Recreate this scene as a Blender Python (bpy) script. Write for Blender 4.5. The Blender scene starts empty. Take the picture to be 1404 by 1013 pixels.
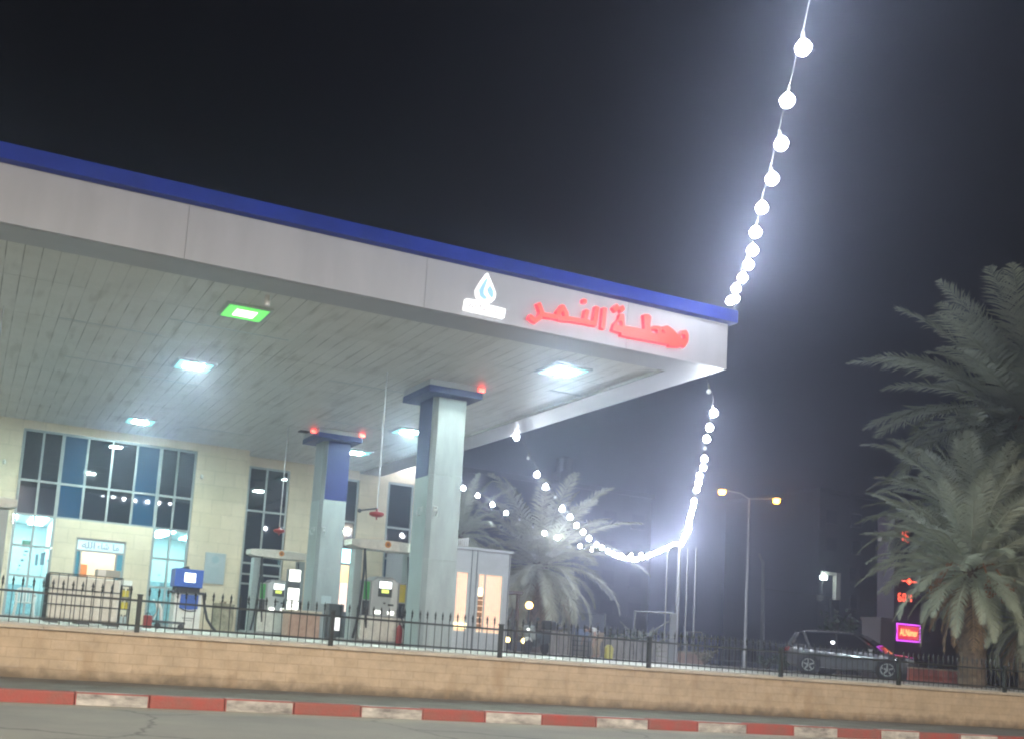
import bpy, bmesh, math, random
from math import sin, cos, pi, radians, sqrt, atan2, hypot
from mathutils import Vector, Matrix, Quaternion
random.seed(7)
sc = bpy.context.scene
COL = sc.collection
V = Vector

# ------------------------------------------------------------------ helpers
def tag(o, label=None, cat=None, group=None, kind=None):
    if label: o['label'] = label
    if cat: o['category'] = cat
    if group: o['group'] = group
    if kind: o['kind'] = kind
    return o

def thing(name, loc, label, cat, group=None, rotz=0.0):
    o = bpy.data.objects.new(name, None); COL.objects.link(o)
    o.location = loc; o.rotation_euler = (0, 0, rotz)
    return tag(o, label, cat, group)

class MB:
    """collects primitives, then links them as one mesh object"""
    def __init__(self):
        self.v = []; self.f = []; self.m = []
    def add(self, vs, fs, mi=0):
        b = len(self.v); self.v += [tuple(p) for p in vs]
        for f in fs: self.f.append([b + i for i in f]); self.m.append(mi)
    def box(self, x0, x1, y0, y1, z0, z1, mi=0):
        vs = [(x0,y0,z0),(x1,y0,z0),(x1,y1,z0),(x0,y1,z0),(x0,y0,z1),(x1,y0,z1),(x1,y1,z1),(x0,y1,z1)]
        self.add(vs, [(0,3,2,1),(4,5,6,7),(0,1,5,4),(1,2,6,5),(2,3,7,6),(3,0,4,7)], mi)
    def obox(self, c, s, rot=None, mi=0):
        R_ = rot or Matrix.Identity(3); c = V(c); hx, hy, hz = s[0]/2, s[1]/2, s[2]/2
        vs = [c + R_ @ V(p) for p in ((-hx,-hy,-hz),(hx,-hy,-hz),(hx,hy,-hz),(-hx,hy,-hz),(-hx,-hy,hz),(hx,-hy,hz),(hx,hy,hz),(-hx,hy,hz))]
        self.add(vs, [(0,3,2,1),(4,5,6,7),(0,1,5,4),(1,2,6,5),(2,3,7,6),(3,0,4,7)], mi)
    def tube(self, pts, r, n=8, mi=0, cap=True):
        pts = [V(p) for p in pts]; rs = r if isinstance(r, (list, tuple)) else [r]*len(pts)
        rings = []; up = None
        for i, p in enumerate(pts):
            t = (pts[min(i+1, len(pts)-1)] - pts[max(i-1, 0)])
            if t.length < 1e-9: t = V((0,0,1))
            t.normalize()
            if up is None: up = V((0,0,1)) if abs(t.z) < .9 else V((0,1,0))
            a = t.cross(up)
            if a.length < 1e-6: a = t.cross(V((1,0,0)))
            a.normalize(); b = t.cross(a).normalized(); up = -b if False else up
            rings.append([p + (a*cos(2*pi*k/n) + b*sin(2*pi*k/n))*rs[i] for k in range(n)])
        vs = [q for rg in rings for q in rg]; fs = []
        for i in range(len(pts)-1):
            for k in range(n):
                fs.append((i*n+k, i*n+(k+1) % n, (i+1)*n+(k+1) % n, (i+1)*n+k))
        if cap:
            fs.append(tuple(range(n-1, -1, -1))); fs.append(tuple((len(pts)-1)*n+k for k in range(n)))
        self.add(vs, fs, mi)
    def lathe(self, prof, c=(0,0,0), n=16, mi=0, axis='z'):
        rings = []
        for (r, h) in prof:
            for k in range(n):
                a = 2*pi*k/n; p = (r*cos(a), r*sin(a), h)
                if axis == 'y': p = (p[0], p[2], p[1])
                if axis == 'x': p = (p[2], p[0], p[1])
                rings.append((c[0]+p[0], c[1]+p[1], c[2]+p[2]))
        m = len(prof); fs = []
        for i in range(m-1):
            for k in range(n): fs.append((i*n+k, i*n+(k+1) % n, (i+1)*n+(k+1) % n, (i+1)*n+k))
        fs.append(tuple(range(n-1, -1, -1))); fs.append(tuple((m-1)*n+k for k in range(n)))
        self.add(rings, fs, mi)
    def prism(self, poly, y0, y1, mi=0):
        """poly in XZ, extruded along Y"""
        n = len(poly); vs = [(x, y0, z) for x, z in poly] + [(x, y1, z) for x, z in poly]
        fs = [tuple(range(n)), tuple(range(2*n-1, n-1, -1))] + [(i, n+i, n+(i+1) % n, (i+1) % n) for i in range(n)]
        self.add(vs, fs, mi)
    def build(self, name, mats, parent=None, off=None, bevel=0, smooth=False, seg=2):
        me = bpy.data.meshes.new(name)
        if off is None and parent is not None and parent.rotation_euler.z == 0 and not parent.get('_loc'): off = parent.matrix_basis.translation
        vs = [V(p) - V(off) for p in self.v] if off is not None else self.v
        me.from_pydata(vs, [], self.f)
        if not isinstance(mats, (list, tuple)): mats = [mats]
        for mt in mats: me.materials.append(mt)
        me.polygons.foreach_set('material_index', self.m)
        bm = bmesh.new(); bm.from_mesh(me); bmesh.ops.recalc_face_normals(bm, faces=bm.faces)
        if bevel:
            es = [e for e in bm.edges if len(e.link_faces) == 2 and e.calc_face_angle(0) > .6]
            bmesh.ops.bevel(bm, geom=es, offset=bevel, segments=seg, affect='EDGES', profile=.6, clamp_overlap=True)
        bm.to_mesh(me); bm.free()
        if smooth:
            me.polygons.foreach_set('use_smooth', [True]*len(me.polygons))
            try: me.set_sharp_from_angle(angle=radians(38))
            except Exception: pass
        o = bpy.data.objects.new(name, me); COL.objects.link(o)
        if parent is not None: o.parent = parent
        return o

def part_offset(o):   # world-coordinate children of a part that has no own offset
    p = o
    while p.parent is not None: p = p.parent
    return p.location

def sub(mb, name, mats, part, **k):
    """child of a part; part sits at its thing's origin"""
    root = part.parent
    off = root.location if root.rotation_euler.z == 0 and not root.get('_loc') else None
    o = mb.build(name, mats, None, off=off, **k); o.parent = part
    return o

def sdf_mesh(mb, fn, bounds, step, y0, y1, mi=0, mi_side=None):
    """marching squares: union outline of a 2-D shape (fn<0 inside) in XZ, extruded from y0 (front) to y1"""
    x0, x1, z0, z1 = bounds
    nx = int((x1-x0)/step)+2; nz = int((z1-z0)/step)+2
    val = [[fn(x0+i*step, z0+j*step) for j in range(nz)] for i in range(nx)]
    mi_side = mi if mi_side is None else mi_side
    vid = {}; vs = []
    def vert(key, x, z):
        if key not in vid: vid[key] = len(vs); vs.append((x, z))
        return vid[key]
    faces = []
    for i in range(nx-1):
        for j in range(nz-1):
            cs = [(i,j),(i+1,j),(i+1,j+1),(i,j+1)]; poly = []
            for k in range(4):
                a = cs[k]; b = cs[(k+1) % 4]; va = val[a[0]][a[1]]; vb = val[b[0]][b[1]]
                if va < 0: poly.append(vert(a, x0+a[0]*step, z0+a[1]*step))
                if (va < 0) != (vb < 0):
                    t = va/(va-vb); key = (min(a,b), max(a,b))
                    poly.append(vert(key, x0+(a[0]+(b[0]-a[0])*t)*step, z0+(a[1]+(b[1]-a[1])*t)*step))
            if len(poly) >= 3: faces.append(poly)
    cnt = {}
    for f in faces:
        for k in range(len(f)):
            cnt[(f[k], f[(k+1) % len(f)])] = 1
    n = len(vs)
    mb.add([(x, y0, z) for x, z in vs], faces, mi)
    side = [(a, b) for (a, b) in cnt if (b, a) not in cnt]
    used = sorted({q for e in side for q in e}); ix = {q: k for k, q in enumerate(used)}; m = len(used)
    mb.add([(vs[q][0], y0, vs[q][1]) for q in used] + [(vs[q][0], y1, vs[q][1]) for q in used],
           [(ix[a], ix[b], m+ix[b], m+ix[a]) for a, b in side], mi_side)

def strokes_fn(strokes, w):
    segs = []
    for s in strokes:
        if len(s) == 1: s = [s[0], s[0]]
        for a, b in zip(s, s[1:]): segs.append((a, b))
    def fn(x, z):
        best = 9
        for (ax, az), (bx, bz) in segs:
            dx, dz = bx-ax, bz-az; L = hypot(dx, dz) or 1e-6; ux, uz = dx/L, dz/L
            px, pz = x-(ax+bx)/2, z-(az+bz)/2
            u = abs(px*ux+pz*uz)-(L/2+w*.32); v = abs(-px*uz+pz*ux)-w/2
            d = max(u, v) if (u < 0 or v < 0) else hypot(u, v)
            if d < best: best = d
        return best
    return fn

def text_mesh(mb, body, cx, cz, width, height, y, depth=.01, mi=0, flip=False):
    """lettering facing -Y, fitted into width x height and centred on (cx, cz)"""
    c = bpy.data.curves.new('lettering', 'FONT'); c.body = body; c.align_x = 'LEFT'
    o = bpy.data.objects.new('lettering', c); COL.objects.link(o)
    dg = bpy.context.evaluated_depsgraph_get(); dg.update()
    me = bpy.data.meshes.new_from_object(o.evaluated_get(dg))
    xs = [v.co.x for v in me.vertices]; zs = [v.co.y for v in me.vertices]
    sx = width/(max(xs)-min(xs)); sz = height/(max(zs)-min(zs)); mx = (max(xs)+min(xs))/2; mz = (max(zs)+min(zs))/2
    mb.add([(cx+(v.co.x-mx)*sx, y, cz+(v.co.y-mz)*sz) for v in me.vertices], [tuple(p.vertices) for p in me.polygons], mi)
    bpy.data.objects.remove(o); bpy.data.curves.remove(c); bpy.data.meshes.remove(me)

# ------------------------------------------------------------------ materials
def mat(name, col, rough=.6, metal=0, var=.0, vscale=3.0, bump=0, bscale=40, col2=None, detail=6, spec=.5, coat=0, stretch=None):
    m = bpy.data.materials.new(name); m.use_nodes = True; nt = m.node_tree; n = nt.nodes; L = nt.links
    p = n['Principled BSDF']; p.inputs['Base Color'].default_value = (*col, 1); p.inputs['Roughness'].default_value = rough
    p.inputs['Metallic'].default_value = metal; p.inputs['Specular IOR Level'].default_value = spec; p.inputs['Coat Weight'].default_value = coat
    g = n.new('ShaderNodeNewGeometry'); vec = g.outputs['Position']
    if stretch:
        mp = n.new('ShaderNodeMapping'); mp.inputs['Scale'].default_value = stretch; L.new(vec, mp.inputs['Vector']); vec = mp.outputs[0]
    if var or col2:
        tx = n.new('ShaderNodeTexNoise'); tx.inputs['Scale'].default_value = vscale; tx.inputs['Detail'].default_value = detail; tx.inputs['Roughness'].default_value = .65
        L.new(vec, tx.inputs['Vector'])
        cr = n.new('ShaderNodeValToRGB'); e = cr.color_ramp.elements
        e[0].position = .32; e[1].position = .68
        c2 = col2 or tuple(max(0, c*(1-var)) for c in col); c1 = col if col2 else tuple(c*(1+var*.5) for c in col)
        e[0].color = (*c2, 1); e[1].color = (*c1, 1)
        L.new(tx.outputs['Fac'], cr.inputs[0]); L.new(cr.outputs[0], p.inputs['Base Color'])
        mr = n.new('ShaderNodeMapRange'); mr.inputs['To Min'].default_value = rough*.85; mr.inputs['To Max'].default_value = min(1, rough*1.15)
        L.new(tx.outputs['Fac'], mr.inputs['Value']); L.new(mr.outputs[0], p.inputs['Roughness'])
    if bump:
        t2 = n.new('ShaderNodeTexNoise'); t2.inputs['Scale'].default_value = bscale; t2.inputs['Detail'].default_value = 5; L.new(vec, t2.inputs['Vector'])
        b = n.new('ShaderNodeBump'); b.inputs['Strength'].default_value = bump; b.inputs['Distance'].default_value = .02
        L.new(t2.outputs['Fac'], b.inputs['Height']); L.new(b.outputs[0], p.inputs['Normal'])
    return m

def emit(name, col, s, base=(.5,.5,.5)):
    m = bpy.data.materials.new(name); m.use_nodes = True; p = m.node_tree.nodes['Principled BSDF']
    p.inputs['Base Color'].default_value = (*base, 1); p.inputs['Roughness'].default_value = .35
    p.inputs['Emission Color'].default_value = (*col, 1); p.inputs['Emission Strength'].default_value = s
    return m

def brick_mat(name, c1, c2, mortar, bw, rh, axes='xz', msize=.012, rough=.75, bump=.5, noise=.35, offset=.5, dirt_shade=None, nscale=2.5, stain=None):
    """coursed stone, cladding or planks: real joints by position"""
    m = bpy.data.materials.new(name); m.use_nodes = True; nt = m.node_tree; n = nt.nodes; L = nt.links; p = n['Principled BSDF']
    g = n.new('ShaderNodeNewGeometry'); s = n.new('ShaderNodeSeparateXYZ'); L.new(g.outputs['Position'], s.inputs[0])
    cmb = n.new('ShaderNodeCombineXYZ')
    if axes == 'xz':   # wall faces of either direction
        ad = n.new('ShaderNodeMath'); ad.operation = 'ADD'; L.new(s.outputs[0], ad.inputs[0]); L.new(s.outputs[1], ad.inputs[1])
        L.new(ad.outputs[0], cmb.inputs[0]); L.new(s.outputs[2], cmb.inputs[1])
    else:              # 'yx' planks running along Y
        L.new(s.outputs[1], cmb.inputs[0]); L.new(s.outputs[0], cmb.inputs[1])
    b = n.new('ShaderNodeTexBrick'); L.new(cmb.outputs[0], b.inputs['Vector'])
    b.offset = offset; b.inputs['Scale'].default_value = 1; b.inputs['Brick Width'].default_value = bw; b.inputs['Row Height'].default_value = rh
    b.inputs['Mortar Size'].default_value = msize; b.inputs['Mortar Smooth'].default_value = .2
    b.inputs['Color1'].default_value = (*c1, 1); b.inputs['Color2'].default_value = (*c2, 1); b.inputs['Mortar'].default_value = (*mortar, 1)
    tx = n.new('ShaderNodeTexNoise'); tx.inputs['Scale'].default_value = nscale; tx.inputs['Detail'].default_value = 8; tx.inputs['Roughness'].default_value = .7; L.new(g.outputs['Position'], tx.inputs['Vector'])
    mx = n.new('ShaderNodeMix'); mx.data_type = 'RGBA'; mx.blend_type = 'MULTIPLY'; mx.inputs[0].default_value = 1
    cr = n.new('ShaderNodeValToRGB'); cr.color_ramp.elements[0].position = .3; cr.color_ramp.elements[1].position = .7
    cr.color_ramp.elements[0].color = (1-noise, 1-noise, 1-noise*1.1, 1); cr.color_ramp.elements[1].color = (1, 1, 1, 1)
    L.new(tx.outputs['Fac'], cr.inputs[0]); L.new(b.outputs['Color'], mx.inputs[6]); L.new(cr.outputs[0], mx.inputs[7])
    if stain and axes == 'yx':     # joints dirty in some places and tight in others
        n3 = n.new('ShaderNodeTexNoise'); n3.inputs['Scale'].default_value = .9; n3.inputs['Detail'].default_value = 4; L.new(g.outputs['Position'], n3.inputs['Vector'])
        c3 = n.new('ShaderNodeValToRGB'); c3.color_ramp.elements[0].position = .42; c3.color_ramp.elements[1].position = .62
        c3.color_ramp.elements[0].color = (*[c*.86 for c in c2], 1); c3.color_ramp.elements[1].color = (*mortar, 1); L.new(n3.outputs['Fac'], c3.inputs[0]); L.new(c3.outputs[0], b.inputs['Mortar'])
    out = mx.outputs[2]
    if dirt_shade:           # soil and shade put into the colour at the wall's foot
        z0, z1, dc = dirt_shade
        ns = n.new('ShaderNodeTexNoise'); ns.inputs['Scale'].default_value = 5; ns.inputs['Detail'].default_value = 6; L.new(g.outputs['Position'], ns.inputs['Vector'])
        a2 = n.new('ShaderNodeMath'); a2.operation = 'MULTIPLY_ADD'; a2.inputs[1].default_value = -.3; L.new(ns.outputs['Fac'], a2.inputs[0]); L.new(s.outputs[2], a2.inputs[2])
        mr = n.new('ShaderNodeMapRange'); mr.inputs['From Min'].default_value = z0-.15; mr.inputs['From Max'].default_value = z1-.15; mr.inputs['To Min'].default_value = .85; mr.inputs['To Max'].default_value = 0
        L.new(a2.outputs[0], mr.inputs['Value'])
        m2 = n.new('ShaderNodeMix'); m2.data_type = 'RGBA'; m2.inputs[7].default_value = (*dc, 1); L.new(mr.outputs[0], m2.inputs[0]); L.new(out, m2.inputs[6]); out = m2.outputs[2]
    if stain:
        ns = n.new('ShaderNodeTexNoise'); ns.inputs['Scale'].default_value = 1.1; ns.inputs['Detail'].default_value = 3
        mp = n.new('ShaderNodeMapping'); mp.inputs['Scale'].default_value = (3.2, .5, 1); L.new(g.outputs['Position'], mp.inputs['Vector']); L.new(mp.outputs[0], ns.inputs['Vector'])
        mr = n.new('ShaderNodeMapRange'); mr.inputs['From Min'].default_value = .56; mr.inputs['From Max'].default_value = .76; mr.inputs['To Max'].default_value = .5; L.new(ns.outputs['Fac'], mr.inputs['Value'])
        m2 = n.new('ShaderNodeMix'); m2.data_type = 'RGBA'; m2.inputs[7].default_value = (*stain, 1); L.new(mr.outputs[0], m2.inputs[0]); L.new(out, m2.inputs[6]); out = m2.outputs[2]
    L.new(out, p.inputs['Base Color']); p.inputs['Roughness'].default_value = rough
    bp = n.new('ShaderNodeBump'); bp.inputs['Strength'].default_value = bump; bp.inputs['Distance'].default_value = .015
    iv = n.new('ShaderNodeMath'); iv.operation = 'MULTIPLY_ADD'; iv.inputs[1].default_value = -1.2; L.new(b.outputs['Fac'], iv.inputs[0]); L.new(tx.outputs['Fac'], iv.inputs[2])
    L.new(iv.outputs[0], bp.inputs['Height']); L.new(bp.outputs[0], p.inputs['Normal'])
    return m

def glass_mat(name, tint, refl=.12, rough=.02):
    m = bpy.data.materials.new(name); m.use_nodes = True; nt = m.node_tree; n = nt.nodes; L = nt.links
    n.remove(n['Principled BSDF']); out = n['Material Output']
    t = n.new('ShaderNodeBsdfTransparent'); t.inputs[0].default_value = (*tint, 1)
    g = n.new('ShaderNodeBsdfGlossy'); g.inputs['Roughness'].default_value = rough
    mx = n.new('ShaderNodeMixShader'); mx.inputs[0].default_value = refl
    L.new(t.outputs[0], mx.inputs[1]); L.new(g.outputs[0], mx.inputs[2]); L.new(mx.outputs[0], out.inputs['Surface'])
    return m

M = {}
M['asphalt'] = mat('asphalt', (.29,.275,.24), .85, col2=(.2,.19,.175), vscale=.45, bump=.5, bscale=60, detail=10)
def road_wear(m):
    """hairline cracks and sand blown against the kerb"""
    nt = m.node_tree; n = nt.nodes; L = nt.links; p = n['Principled BSDF']; src = p.inputs['Base Color'].links[0].from_socket
    g = n.new('ShaderNodeNewGeometry'); nz = n.new('ShaderNodeTexNoise'); nz.inputs['Scale'].default_value = 1.3; nz.inputs['Detail'].default_value = 6; L.new(g.outputs['Position'], nz.inputs['Vector'])
    ad = n.new('ShaderNodeVectorMath'); ad.operation = 'MULTIPLY_ADD'; ad.inputs[1].default_value = (.9,.9,0); L.new(nz.outputs['Color'], ad.inputs[0]); L.new(g.outputs['Position'], ad.inputs[2])
    vo = n.new('ShaderNodeTexVoronoi'); vo.feature = 'DISTANCE_TO_EDGE'; vo.inputs['Scale'].default_value = .33; L.new(ad.outputs[0], vo.inputs['Vector'])
    mr = n.new('ShaderNodeMapRange'); mr.inputs['From Max'].default_value = .012; mr.inputs['To Min'].default_value = .75; mr.inputs['To Max'].default_value = 0; L.new(vo.outputs['Distance'], mr.inputs['Value'])
    mx = n.new('ShaderNodeMix'); mx.data_type = 'RGBA'; mx.inputs[7].default_value = (.07,.065,.06,1); L.new(mr.outputs[0], mx.inputs[0]); L.new(src, mx.inputs[6])
    sp = n.new('ShaderNodeSeparateXYZ'); L.new(g.outputs['Position'], sp.inputs[0])
    a2 = n.new('ShaderNodeMath'); a2.operation = 'MULTIPLY_ADD'; a2.inputs[1].default_value = 1.2; L.new(nz.outputs['Fac'], a2.inputs[0]); L.new(sp.outputs[1], a2.inputs[2])
    m2 = n.new('ShaderNodeMapRange'); m2.inputs['From Min'].default_value = 14.1; m2.inputs['From Max'].default_value = 14.95; m2.inputs['To Max'].default_value = .8; L.new(a2.outputs[0], m2.inputs['Value'])
    m3 = n.new('ShaderNodeMix'); m3.data_type = 'RGBA'; m3.inputs[7].default_value = (.38,.34,.26,1); L.new(m2.outputs[0], m3.inputs[0]); L.new(mx.outputs[2], m3.inputs[6]); L.new(m3.outputs[2], p.inputs['Base Color'])
road_wear(M['asphalt'])
M['pave'] = mat('pavement concrete', (.15,.145,.125), .85, var=.4, vscale=1.4, bump=.4, bscale=25, detail=9)
M['forecourt'] = mat('forecourt concrete', (.5,.49,.46), .55, var=.25, vscale=.5, bump=.1, bscale=20, detail=9)
M['earth'] = mat('dry earth', (.12,.1,.075), .95, var=.4, vscale=.3, bump=.5, bscale=4)
M['kerb_red'] = mat('worn red paint', (.33,.05,.036), .65, col2=(.2,.08,.06), vscale=3.2, bump=.3, bscale=30)
M['kerb_white'] = mat('worn white paint', (.6,.56,.51), .65, col2=(.13,.12,.11), vscale=2.9, bump=.3, bscale=30, detail=9, stretch=(1,1,2.5))
M['wall_tan'] = brick_mat('tan coursed stone', (.57,.44,.31), (.54,.41,.28), (.44,.33,.215), .42, .152, msize=.006, bump=.45, noise=.34, dirt_shade=(.17,.36,(.1,.075,.045)), nscale=3.5, stain=(.3,.19,.09))
M['cap'] = mat('wall coping stone', (.5,.43,.34), .7, var=.25, vscale=4, bump=.3, bscale=40)
M['iron'] = mat('black painted iron', (.022,.028,.026), .45, metal=.3, var=.3, vscale=8)
M['clad'] = brick_mat('cream stone cladding', (.72,.62,.47), (.68,.585,.435), (.48,.41,.3), .72, .5, msize=.007, bump=.22, noise=.14, rough=.6, nscale=1.6)
M['acm'] = mat('white aluminium panel', (.4,.405,.435), .42, var=.1, vscale=.9, stretch=(1.6,1.6,.3))
M['acm_joint'] = mat('panel joint', (.2,.2,.2), .8)
M['blue'] = mat('royal blue panel', (.01,.032,.3), .45, var=.25, vscale=1.2, spec=.2)
M['ceil'] = brick_mat('ceiling planks', (.78,.78,.75), (.74,.74,.71), (.22,.215,.2), 2.55, .3, axes='yx', msize=.01, rough=.45, bump=.5, noise=.16, offset=0, stain=(.26,.24,.2), nscale=1.2)
M['colgrey'] = mat('column panel', (.27,.3,.315), .36, var=.2, vscale=1.6, stretch=(2,2,.45))
M['bluecol'] = mat('blue column panel', (.01,.018,.115), .4, var=.15, vscale=2, spec=.3)
M['colside'] = mat('column side panel', (.3,.36,.37), .32, var=.1, vscale=1.5)
M['alu'] = mat('brushed aluminium', (.5,.54,.55), .4, metal=.35, var=.08)
M['winframe'] = mat('window frame aluminium', (.3,.34,.35), .4, metal=.3, var=.1)
M['dkglass'] = mat('dark window glass', (.006,.01,.014), .03, spec=.75)
M['blglass'] = mat('blue window film', (.008,.05,.11), .04, spec=.7)
M['glass'] = glass_mat('clear glass', (.82,.97,.98), .09)
M['white'] = mat('white plastic', (.75,.76,.74), .45, var=.08, vscale=5)
M['dirtywhite'] = mat('dirty white enamel', (.76,.76,.7), .5, var=.18, vscale=6)
M['grey'] = mat('grey metal', (.3,.32,.33), .4, metal=.3, var=.12, vscale=5)
M['dgrey'] = mat('dark grey metal', (.06,.07,.075), .45, metal=.3, var=.15)
M['black'] = mat('black rubber', (.012,.012,.013), .55, var=.2)
M['green'] = mat('green label', (.04,.33,.06), .5)
M['yellow'] = mat('yellow label', (.62,.5,.03), .5)
M['orange'] = mat('orange roundel', (.62,.24,.02), .5)
M['bluepump'] = mat('blue enamel', (.03,.1,.42), .35, var=.1)
M['pinkstone'] = mat('pink stone', (.5,.34,.26), .6, col2=(.34,.2,.15), vscale=5, bump=.2)
M['mottled'] = mat('mottled planter', (.42,.38,.28), .8, col2=(.14,.12,.08), vscale=4.5, bump=.4)
M['red'] = mat('red enamel', (.3,.022,.02), .35, var=.15)
M['wallwhite'] = mat('interior plaster', (.72,.75,.73), .7, var=.05)
M['cream'] = mat('cream interior', (.78,.71,.58), .7, var=.06)
M['wood'] = mat('orange brown door', (.42,.17,.05), .45, var=.25, vscale=6, stretch=(6,6,.8))
M['plaque'] = mat('pale blue notice', (.4,.47,.5), .5, var=.1, vscale=6)
M['ink'] = mat('blue ink', (.05,.12,.22), .5)
M['kiosk'] = mat('grey cabin cladding', (.4,.4,.43), .5, var=.1, vscale=2)
M['frond'] = mat('palm leaflet', (.43,.48,.37), .5, col2=(.27,.31,.23), vscale=2.2)
M['frondpale'] = mat('dusty palm leaflet', (.46,.47,.36), .55, col2=(.28,.29,.2), vscale=2.2)
M['trunk'] = mat('palm trunk', (.2,.15,.1), .9, col2=(.07,.05,.035), vscale=6, bump=1, bscale=14)
M['deadfrond'] = mat('dry palm frond', (.3,.2,.11), .8, var=.4, vscale=5)
M['leaf'] = mat('shrub leaf', (.06,.11,.045), .55, var=.4, vscale=4)
M['paleleaf'] = mat('pale plant leaf', (.26,.25,.16), .6, var=.4, vscale=5)
M['steel'] = mat('galvanised pole', (.5,.51,.52), .45, metal=.4, var=.1)
M['blockwhite'] = mat('whitewashed block', (.62,.6,.57), .8, var=.15, vscale=4, bump=.3)
M['blockpink'] = mat('pink block', (.5,.35,.28), .8, var=.25, vscale=4, bump=.3)
M['bldgdark'] = mat('dark rendered facade', (.035,.033,.034), .9, var=.2, vscale=.4)
M['bldgwin'] = mat('unlit window', (.015,.018,.022), .1)
M['paint'] = mat('dark metallic paint', (.13,.135,.145), .1, metal=.55, coat=1)
M['carglass'] = mat('tinted car glass', (.006,.007,.009), .02, spec=.9)
M['chrome'] = mat('chrome', (.75,.75,.76), .15, metal=1)
M['tyre'] = mat('tyre rubber', (.015,.015,.016), .8)
M['skin'] = mat('skin', (.42,.26,.18), .55)
M['shirt'] = mat('white cotton', (.75,.75,.75), .85, var=.06)
M['trouser'] = mat('beige cotton', (.45,.36,.27), .9, var=.15)
M['hair'] = mat('dark hair', (.012,.01,.009), .7)
M['hill'] = mat('dark hillside', (.04,.035,.03), 1, var=.3, vscale=.05)
M['pinktot'] = mat('mauve render', (.12,.1,.105), .7, var=.1)
M['purple'] = mat('purple fascia', (.03,.012,.035), .5)
M['wire'] = mat('grey cable', (.14,.145,.145), .6)
M['offbulb'] = mat('unlit bulb glass', (.8,.82,.84), .12)
K = 1.0
M['bulb'] = emit('lit bulb', (.84,.91,1), 285)
M['bulbdim'] = emit('weaker lit bulb', (.88,.94,1), 170)
M['bulbweak'] = emit('weakest lit bulb', (.88,.94,1), 110)
M['bulbhot'] = emit('stronger lit bulb', (.82,.9,1), 370)
M['panel'] = emit('cool light panel', (.74,1,.94), 760)
M['glowcyan'] = emit('cyan glow ring', (.2,1,.93), 1.15)
M['glowgreen'] = emit('green glow ring', (.08,.9,.06), 1.1)
M['paneldim'] = emit('dimmer cool light panel', (.8,1,.95), 210)
M['panelgreen'] = emit('green light panel', (.2,1,.16), 12)
M['shoplight'] = emit('shop ceiling light', (.66,.98,1), 34)
M['warmlight'] = emit('warm room light', (1,.9,.74), 26)
M['redlight'] = emit('red beacon', (1,.05,.03), 7)
M['sodium'] = emit('amber lamp', (1,.4,.04), 30)
M['roadlamp'] = emit('road lamp lens', (1,.88,.7), 11000)
M['roadlampfill'] = emit('added fill lamp lens', (1,.9,.74), 6500)
M['redletter'] = emit('red lit letter face', (1,.085,.055), 1.5, (.25,.015,.012))
M['redside'] = emit('red letter side', (1,.03,.045), 2.4, (.25,.015,.012))
M['whitelit'] = emit('white lit sign face', (1,1,.98), 1.15)
M['cyanlit'] = emit('cyan lit sign face', (.0,.45,.8), .8)
M['signlit'] = emit('pale cyan lit panel', (.5,.92,.96), .72)
M['screen'] = emit('white lit screen', (.95,1,1), 2.2)
M['ylcd'] = emit('yellow readout', (.75,.9,.02), 1.3)
M['whitelamp'] = emit('white lamp', (1,1,.9), 2.6)
M['posterY'] = emit('yellow poster', (1,.62,.12), 1.2)
M['posterR'] = emit('red poster', (1,.13,.06), 1.1)
M['posterP'] = emit('pale poster', (1,.72,.6), 1.1)
M['fridgetop'] = emit('cyan white sign top', (.45,.95,1), 3)
M['led'] = emit('red led digits', (1,.07,.025), 5)
M['ledlow'] = emit('orange red letters', (1,.28,.08), 5)
M['ledred'] = emit('red sign field', (1,.02,.05), .9)
M['ledpurple'] = emit('purple tube', (.7,.06,.9), 2.2)
M['globe'] = emit('warm globe', (1,.55,.15), 14)
M['gardenlamp'] = emit('warm garden lamp', (1,.75,.25), 10)
M['flood'] = emit('floodlight lens', (.8,1,.9), 60)
M['winlit'] = emit('dim lit window', (.35,.45,.5), .05)

# lit cabin pane: warm light through a slatted blind
def blind_mat():
    m = emit('warm blind', (1,.52,.22), 1.05); nt = m.node_tree; n = nt.nodes; L = nt.links; p = n['Principled BSDF']
    g = n.new('ShaderNodeNewGeometry'); s = n.new('ShaderNodeSeparateXYZ'); L.new(g.outputs['Position'], s.inputs[0])
    c = n.new('ShaderNodeCombineXYZ'); L.new(s.outputs[0], c.inputs[0]); L.new(s.outputs[2], c.inputs[1])
    b = n.new('ShaderNodeTexBrick'); b.offset = 0; L.new(c.outputs[0], b.inputs['Vector']); b.inputs['Scale'].default_value = 1
    b.inputs['Brick Width'].default_value = .09; b.inputs['Row Height'].default_value = .075; b.inputs['Mortar Size'].default_value = .012
    b.inputs['Color1'].default_value = (1,.6,.28,1); b.inputs['Color2'].default_value = (1,.5,.2,1); b.inputs['Mortar'].default_value = (.62,.3,.11,1)
    L.new(b.outputs['Color'], p.inputs['Emission Color'])
    return m
M['blind'] = blind_mat()

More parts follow.
